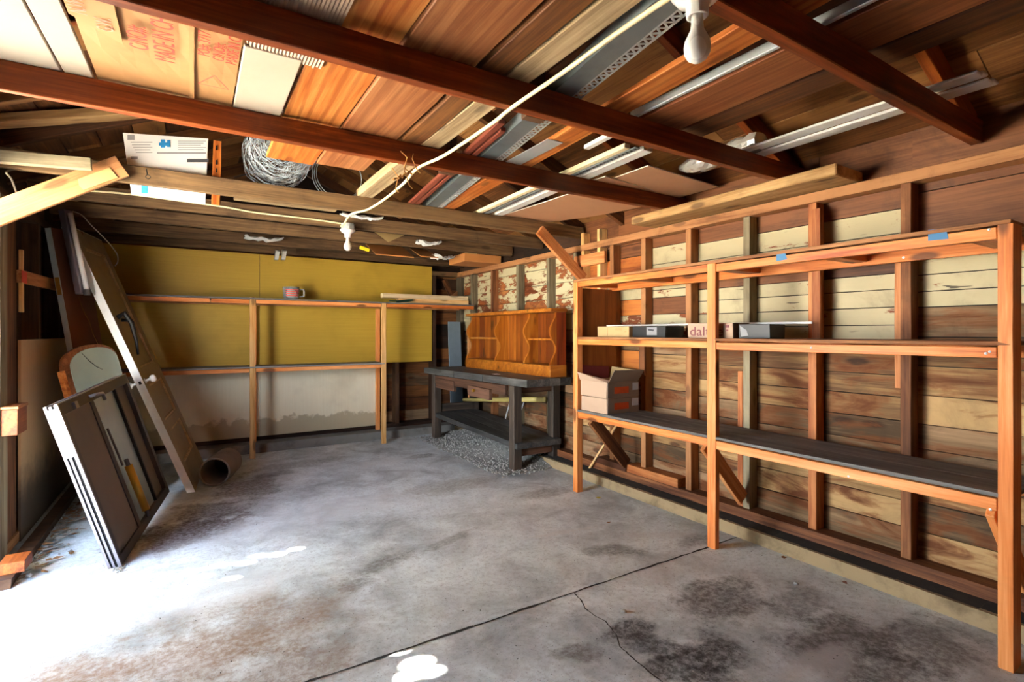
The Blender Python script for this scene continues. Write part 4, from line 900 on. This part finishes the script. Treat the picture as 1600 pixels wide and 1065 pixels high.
# ------------------------------------------------------------------ left-hand things
obj('wall_panel', MB().box(-.845, -.832, 3.985, 6.0, .03, 1.18), 'tan_panel', center=True, label='tan plywood sheet with black damp stain against the left wall', cat='wall panel')
gi = thing('girt', (-.84, 4.0, 1.55), 'short horizontal wall batten with a red painted end at left', 'batten')
plank('batten', (-.843, 4.0, 1.545), (-.843, 5.25, 1.575), .025, .075, 'stud_orange', gi); obj('red_end', MB().box(-.829, -.827, 3.985, 4.09, 1.51, 1.578), 'red_paint', gi, label='red painted end')
plank('batten', (-.838, 4.02, 1.34), (-.838, 4.02, 1.70), .03, .02, 'fir_pale', up=(1, 0, 0), label='short pale upright cleat beside the red-ended batten', cat='cleat')
lg = thing('ledge', (-.78, 3.6, .70), 'orange-brown wooden ledge block on the left wall post', 'ledge')
pbox('block', -.833, -.77, 3.63, 3.80, .69, .825, 'joist', lg); pbox('top_board', -.834, -.765, 3.62, 3.81, .826, .84, 'plank_dull', lg)
def leaning(B, u, w, W_, H_):
    B, u, w = V(B), V(u).normalized(), V(w); w = (w - u * w.dot(u)).normalized(); n = w.cross(u).normalized()   # n faces the room
    if n.x < 0: n = -n
    def P(a, b, c=0): return B + w * a + u * b + n * c
    return P, B, u, w, n
def lbox(P, a0, a1, b0, b1, c0, c1): return MB().hexa([P(a0, b0, c0), P(a1, b0, c0), P(a1, b1, c0), P(a0, b1, c0)], [P(a0, b0, c1), P(a1, b0, c1), P(a1, b1, c1), P(a0, b1, c1)])
# white panelled door
P, B, u, w, n = leaning((.02, 4.654, 0), (-.353, .006, .936), (.099, .995, .03), .84, 2.12)
B = B - n * .0; DW, DH, DT = .80, 2.10, .05
dr = thing('panel_door', B, 'old white panelled door leaning against the left wall', 'door')
def lobj(name, mb, mat, par, **kw): return obj(name, mb, mat, par, W=None, **kw)
st_ = MB()
for (a0, a1, b0, b1) in ((0, .115, 0, DH), (DW - .115, DW, 0, DH), (.115, DW - .115, 0, .22), (.115, DW - .115, DH - .14, DH), (.115, DW - .115, .88, 1.02), (.115, DW - .115, .50, .58)):
    mbx = lbox(P, a0, a1, b0, b1, -DT, 0); st_.add(mbx.v, mbx.f, 0)
lobj('door_frame', st_, 'shaded_face', dr, bevel=.002)
obj('edge', lbox(P, -.003, .0, 0, DH, -DT, 0), 'white', dr, label='bright white door edge')
obj('edge', lbox(P, -.003, DW, DH, DH + .003, -DT, 0), 'white', dr)
pm = MB()
for (b0, b1) in ((.22, .50), (.58, .88), (1.02, DH - .14)):
    mbx = lbox(P, .115, DW - .115, b0, b1, -DT * .7, -.018); pm.add(mbx.v, mbx.f, 0)
obj('door_panel', pm, 'shaded_face', dr)
tm_ = MB()
for (b0, b1) in ((.22, .50), (.58, .88), (1.02, DH - .14)):
    for (a0, a1, c0, c1) in ((.115, .13, b0, b1), (DW - .13, DW - .115, b0, b1), (.13, DW - .13, b0, b0 + .015), (.13, DW - .13, b1 - .015, b1)):
        mbx = lbox(P, a0, a1, c0, c1, -.018, -.004); tm_.add(mbx.v, mbx.f, 0)
obj('moulding', tm_, 'weathered', dr)
hk = .92
for sgn in (1, -1):
    c = P(.06, hk, 0 if sgn > 0 else -DT); ax = n * sgn
    kb = obj('door_knob', MB().lathe([(0, 0), (.022, 0), (.022, .004), (.010, .006), (.010, .030), (.018, .034), (.027, .044), (.029, .056), (.024, .067), (.012, .073), (0, .074)], c, 20, axis=ax), 'porcelain' if sgn > 0 else 'knob_glass', dr, smooth=True)
obj('lock_plate', lbox(P, -.0045, -.0025, hk - .012, hk + .012, -.03, -.014), 'knob_metal', dr)
obj('wall_hook', MB().tube([P(.10, 1.42, .004), P(.12, 1.44, .05), P(.13, 1.36, .065), P(.15, 1.22, .04), P(.16, 1.12, .012)], [.018, .02, .018, .012, .008], 8).tube([P(.18, 1.40, .004), P(.19, 1.38, .05), P(.2, 1.3, .05)], .014, 7), 'steel_dark', dr, label='black iron hook hardware')
# brown slab door with pale edge
P, B, u, w, n = leaning((-.565, 4.75, 0), (-.128, -.06, .985), (.42, .90, .09), .5, 1.98)
bd = thing('slab_door', B, 'brown slab door with pale edge standing behind the white door', 'door')
obj('face', lbox(P, .0, .31, 0, 1.955, -.034, 0), 'brown_door', bd, bevel=.002); obj('edge', lbox(P, -.004, 0, 0, 1.955, -.036, .0), 'pale_edge', bd, label='pale green-grey edge')
obj('lock_mortise', lbox(P, -.006, -.003, 1.50, 1.62, -.03, -.004), 'brass', bd)
cable('string', [P(.14, 1.48, .004), P(.16, 1.38, .006), P(.20, 1.3, .006), P(.22, 1.2, .006), P(.25, 1.12, .006), P(.25, 1.0, .008), P(.30, .93, .008)], .0025, 'twine', 'thin tan string dangling down the brown slab door', 'string')
# fluorescent fixture
fx = thing('light_fixture', (-.62, 4.5, 1.47), 'slim grey fluorescent tube fixture propped beside the leaning doors', 'light fixture')
a, b = V((-.645, 4.60, 1.49)), V((-.735, 4.60, 2.055))
plank('housing', a, b, .085, .04, 'alu', fx, up=(.9, -.4, .1)); o_ = V((.028, -.024, 0))
obj('tube', MB().tube([a + o_ + V((0, 0, .02)), b + o_ - V((0, 0, .02))], .016, 10), 'porcelain', fx, smooth=True)
obj('end_cap', MB().lathe([(0, -.01), (.02, -.01), (.02, .03), (0, .03)], a + o_, 10), 'alu_dark', fx)
# arched mirror
P, B, u, w, n = leaning((-.49, 4.30, .0), (-.205, -.02, .979), (.55, .83, .0), .48, 1.2)
mi = thing('mirror', B, 'arched green-tinted mirror on a wooden back leaning at left', 'mirror')
def arch(a0, a1, b0, bs, bt, c):
    pr = [P(a0, b0, c), P(a1, b0, c)]
    for i in range(15):
        t = math.pi * i / 14; pr.append(P((a0 + a1) / 2 + (a1 - a0) / 2 * math.cos(t), bs + (bt - bs) * math.sin(t) ** .75, c))
    return pr
obj('back_board', MB().prism(arch(0, .46, 0, 1.0, 1.135, -.025), n * .022), 'plank_dull', mi, bevel=.002)
obj('frame_edge', lbox(P, -.014, .012, 0, 1.0, -.03, .0), 'fir', mi)
obj('glass', MB().prism(arch(.05, .45, .1, .985, 1.11, 0), n * .005), 'mirror', mi)
cq = [P(.16, 1.09, .0065), P(.2, 1.03, .0065), P(.245, .98, .0065), P(.29, .95, .0065)]
obj('crack', MB().tube(cq, [.0012, .002, .002, .001], 4), 'void', mi)
# storm window
P, B, u, w, n = leaning((-.313, 3.364, .0), (-.283, -.016, .959), (.155, .98, .055), 1.05, .89)
sw = thing('storm_window', B, 'dark metal-framed storm window leaning in front of the doors', 'window'); SW, SHh, T = 1.14, .90, .055
fr = MB()
for (a0, a1, b0, b1) in ((.012, SW, 0, .05), (.012, SW, SHh - .06, SHh), (SW - .05, SW, .05, SHh - .06), (.012, .05, .05, SHh - .06)):
    mbx = lbox(P, a0, a1, b0, b1, -T, 0); fr.add(mbx.v, mbx.f)
of = obj('outer_frame', fr, 'alu_dark', sw, bevel=.002)
for (c0, c1) in ((-T, -T + .012), (-T + .021, -T + .031), (-.012, .002)): obj('edge_rail', lbox(P, -.002, .012, 0, SHh, c0, c1), 'alu', sw)
obj('edge_groove', lbox(P, .004, .0118, 0.005, SHh - .005, -T + .002, -.002), 'void', sw)
obj('edge_cover', lbox(P, -.004, .002, SHh - .27, SHh - .015, -T + .012, -.006), 'alu', sw)
obj('edge_rail', lbox(P, 0, SW, SHh, SHh + .006, -T, -T + .012), 'alu', sw); obj('edge_rail', lbox(P, 0, SW, SHh, SHh + .006, -.012, 0), 'alu', sw)
obj('solid_panel', lbox(P, .052, .40, .052, SHh - .062, -.03, -.008), 'screen', sw); obj('mullion', lbox(P, .40, .45, .05, SHh - .06, -.045, -.002), 'alu_dark', sw)
obj('pane', lbox(P, .45, .85, .05, SHh - .06, -.03, -.022), 'pane', sw, label='milky bluish glass pane'); obj('mullion', lbox(P, .85, .87, .05, SHh - .06, -.03, -.005), 'steel_dark', sw)
obj('pane', lbox(P, .87, SW - .05, .05, SHh - .06, -.034, -.026), 'screen', sw, label='dark grey pane')
obj('latch', MB().tube([P(.40, SHh - .03, .002), P(.43, SHh - .03, .025), P(.52, SHh - .04, .028), P(.55, SHh - .08, .02)], .010, 8), 'alu', of, smooth=True)
obj('latch', lbox(P, .16, .20, SHh - .055, SHh - .02, 0, .014), 'alu', of)
cl = obj('door_closer', MB().tube([P(.53, .10, .02), P(.52, .40, .02)], .021, 14), 'brass', sw, smooth=True, label='brass closer cylinder')
obj('closer_rod', MB().tube([P(.52, .40, .02), P(.518, .44, .02)], .012, 10).tube([P(.53, .055, .02), P(.53, .10, .02)], .012, 10).tube([P(.47, .42, .01), P(.455, .66, .01)], .006, 8), 'alu_dark', sw)
# clay pipe
pa, pb = V((.15, 4.72, .118)), V((.26, 5.06, .118)); ax = (pb - pa).normalized(); Lp = (pb - pa).length
pi_ = thing('clay_pipe', (.12, 4.9, 0), 'short wide clay pipe lying on the floor behind the white door', 'pipe')
obj('pipe', MB().lathe([(.10, 0), (.113, 0), (.113, Lp * .45), (.118, Lp * .47), (.118, Lp * .53), (.113, Lp * .55), (.113, Lp), (.10, Lp), (.10, 0)], pa, 40, axis=ax), 'clay', pi_, smooth=False)
obj('end_cap', MB().lathe([(0, Lp * .97), (.10, Lp * .97)], pa, 30, axis=ax), 'pipe_in', pi_)
# floor litter
lm = MB()
def leaf(mb, x, y, z, s, m):
    a = R.uniform(0, 6.28); tilt = R.uniform(-.6, .6); ca, sa = math.cos(a), math.sin(a); pts = []
    for (p, q, h) in ((-1, 0, .1), (-.4, .42, .25), (.3, .4, .1), (1, 0, .3), (.3, -.4, .2), (-.4, -.42, .05)):
        pts.append((x + s * (p * ca - q * sa), y + s * (p * sa + q * ca), z + s * (h + tilt * q * .4 + .15)))
    mb.add(pts, [(0, 1, 2, 3), (0, 3, 4, 5)], m)
for k in range(460):
    t = R.random() ** .8; p = px(R.uniform(10, 40) + 100 * t + R.gauss(0, 14), 900 - 120 * t + R.gauss(0, 9), 'Z', 0)
    if p.x < -.72: continue
    leaf(lm, p.x, p.y, R.uniform(0, .014), R.uniform(.010, .034), R.choice([0, 1, 1]))
for k in range(70):
    p = px(185 + R.gauss(0, 9), 888 + R.gauss(0, 4), 'Z', 0); leaf(lm, p.x, p.y, 0, R.uniform(.004, .012), 1)
obj('leaf_litter', lm, ['leaf', 'leaf_grey'], label='scatter of dry brown and grey leaves along the left kerb', cat='leaf litter', kind='stuff')
for (u, v, s, m, lb_) in ((935, 779, .03, 'leaf_yellow', 'single yellow leaf on the floor near the right kerb'), (1320, 912, .024, 'redmould', 'curled reddish leaf on the floor below the right shelf'), (1225, 872, .022, 'leaf', 'brown curled leaf on the floor beside the middle shelf post'), (951, 817, .02, 'leaf', 'small tan leaf fragment at the end of a floor scratch')):
    lf = MB(); p = px(u, v, 'Z', 0); leaf(lf, p.x, p.y, 0, s, 0); leaf(lf, p.x + .008, p.y + .004, .001, s * .7, 0)
    obj('dry_leaf', lf, m, center='base', label=lb_, cat='leaf')
for (u, v, s, lb_) in ((1244, 913, .012, 'small grey pebble on the floor near the right kerb'), (975, 956, .012, 'pale stone chip at the edge of the dark oil stain')):
    p = px(u, v, 'Z', 0); obj('pebble', MB().lathe([(0, 0), (s * .8, .002), (s, s * .5), (s * .6, s * .95), (0, s)], p, 9), 'stone', center='base', label=lb_, cat='pebble')
dbm = MB()
for k in range(420):
    p = px(R.uniform(250, 1560), R.uniform(760, 1060), 'Z', 0)
    if p.x > 2.7 or p.x < -.6: continue
    leaf(dbm, p.x, p.y, 0, R.uniform(.0015, .0055), R.choice([0, 0, 1]))
obj('grit', dbm, ['dirt', 'stone'], label='tiny crumbs of grit strewn over the concrete floor', cat='grit', kind='stuff')
pbox('wood_offcut', -.80, -.70, 3.42, 3.56, .047, .10, 'joist', label='small orange wood offcut on the kerb at the left edge', cat='offcut')

# ------------------------------------------------------------------ outdoors and light
obj('sky_blocker', MB().hexa([(XL - 0.90, 2.42, 2.12), (XL - .05, 2.42, 2.12), (XL - .05, 5.6, 2.12), (XL - 0.90, 5.6, 2.12)], [(XL - 0.90, 2.42, 2.16), (XL - .05, 2.42, 2.16), (XL - .05, 5.6, 2.16), (XL - 0.90, 5.6, 2.16)]), 'weathered', kind='structure')  # unseen overhang, added to keep sky light off the floor by the door
obj('ground', MB().box(-30, XL - .06, -20, 30, -.14, -.02), plain('pale_drive', '#CFC6B4', .9, 0, .3, '#8A806C', 2), kind='structure')
E_, S_ = math.radians(40), .20
sd = V((-1, S_, 0)).normalized() * math.cos(E_) + V((0, 0, math.sin(E_)))      # towards the sun
flecks = [((652, 1036), .017), ((639, 1056), .010), ((673, 1049), .010), ((642, 996), .012), ((625, 1016), .006),
          ((300, 892), .008), ((318, 900), .008), ((342, 883), .011), ((362, 903), .007), ((384, 879), .012), ((404, 868), .010), ((432, 866), .012), ((463, 857), .007),
          ((442, 807), .009), ((472, 800), .011), ((444, 822), .008), ((482, 819), .012), ((506, 829), .012), ((522, 836), .007), ((424, 797), .008)]
flecks += [((u, 1015 - .30 * u + d), .009) for u in range(5, 155, 16) for d in (-9, 8) if not (u > 100 and d > 5)]
cc = V((XL, 2.75, .95)) + sd * 4.5
ex = V((sd.y, -sd.x, 0)).normalized(); ey = sd.cross(ex).normalized()
holes = []
for (q, r_) in flecks:
    p = px(q[0], q[1], 'Z', 0); holes.append(((p - cc).dot(ex), (p - cc).dot(ey), r_))
def edge_d(a, b): return min(math.hypot(a - h[0], b - h[1]) - h[2] for h in holes)
tree = thing('tree', (cc.x, cc.y, -.02), 'leafy tree outside the side doorway that dapples the sunlight', 'tree')
cm = MB()
def leaf_at(a, b, s_):
    c = cc + ex * a + ey * b + sd * R.uniform(-.25, .25); th = R.uniform(0, 6.28)
    cm.add([c + ex * (s_ * math.cos(th + i * 1.047)) + ey * (s_ * math.sin(th + i * 1.047)) + sd * R.uniform(-.008, .008) for i in range(6)], [(0, 1, 2, 3, 4, 5)])
step = .034
for ia in range(-56, 57):
    for ib in range(-46, 47):
        a, b = ia * step + R.uniform(-.008, .008), ib * step + R.uniform(-.008, .008)
        s_ = min(.045, edge_d(a, b))
        if s_ > .01: leaf_at(a, b, s_)
for (a0, b0, r_) in holes:
    for k in range(8):
        for (q, s_) in ((.010, .010), (.022, .02), (.04, .036)):
            th = 6.2832 * (k + R.uniform(-.2, .2)) / 8; a, b = a0 + (r_ + q) * math.cos(th), b0 + (r_ + q) * math.sin(th)
            if edge_d(a, b) > s_ * .8: leaf_at(a, b, s_)
obj('foliage', cm, 'leaf_green', tree)
obj('trunk', MB().tube([(cc.x, cc.y, -.02), (cc.x + .1, cc.y, 2.5), (cc.x, cc.y + .1, cc.z - 1.1)], [.16, .13, .07], 10), 'stud_dark', tree)

w_ = bpy.data.worlds.new('World'); sc.world = w_; w_.use_nodes = True
wt = w_.node_tree; bg = wt.nodes['Background']; bg.inputs[1].default_value = 1.0
wc_ = wt.nodes.new('ShaderNodeTexCoord'); ws = wt.nodes.new('ShaderNodeSeparateXYZ'); wt.links.new(wc_.outputs['Generated'], ws.inputs[0])
wr_ = wt.nodes.new('ShaderNodeValToRGB'); wt.links.new(ws.outputs[2], wr_.inputs[0])
we = wr_.color_ramp.elements; we[0].position = 0; we[0].color = (.93, .97, 1, 1); we[1].position = .5; we[1].color = (.16, .25, .42, 1)
wm = wt.nodes.new('ShaderNodeVectorMath'); wm.operation = 'SCALE'; wm.inputs['Scale'].default_value = 12.5
wt.links.new(wr_.outputs[0], wm.inputs[0]); wt.links.new(wm.outputs[0], bg.inputs[0])
su = bpy.data.lights.new('sun', 'SUN'); su.energy = 105; su.angle = math.radians(.53); su.color = (1, .95, .86)
so = bpy.data.objects.new('sun', su); COL.objects.link(so); so.rotation_euler = sd.to_track_quat('Z', 'Y').to_euler(); so.location = cc + sd * 3
for (y0, y1, z0, z1) in ((DY0, DY1, 0, 1.97), (GY0, GY1, GZ0, GZ1)):
    pl_ = bpy.data.lights.new('doorway_portal', 'AREA'); pl_.shape = 'RECTANGLE'; pl_.size = z1 - z0; pl_.size_y = y1 - y0; pl_.cycles.is_portal = True
    po = bpy.data.objects.new('doorway_portal', pl_); COL.objects.link(po); po.location = (XL - .06, (y0 + y1) / 2, (z0 + z1) / 2); po.rotation_euler = (0, -math.pi / 2, 0)

cam = bpy.data.cameras.new('camera'); cam.sensor_width = 36; cam.lens = 36 * F / 1600; cam.shift_y = -12.5 / 1600; cam.clip_start = .02
co = bpy.data.objects.new('camera', cam); COL.objects.link(co); co.location = (0, 0, H); co.rotation_euler = (math.radians(90), 0, -math.atan2(.527, .85)); sc.camera = co
sc.view_settings.view_transform = 'Standard'; sc.view_settings.look = 'None'; sc.view_settings.gamma = 1; sc.view_settings.use_curve_mapping = False
sc.view_settings.exposure = 2.2
cy = sc.cycles; cy.use_denoising = True; cy.max_bounces = 10; cy.diffuse_bounces = 7; cy.glossy_bounces = 3; cy.transmission_bounces = 6; cy.sample_clamp_indirect = 8; cy.caustics_reflective = False; cy.caustics_refractive = False
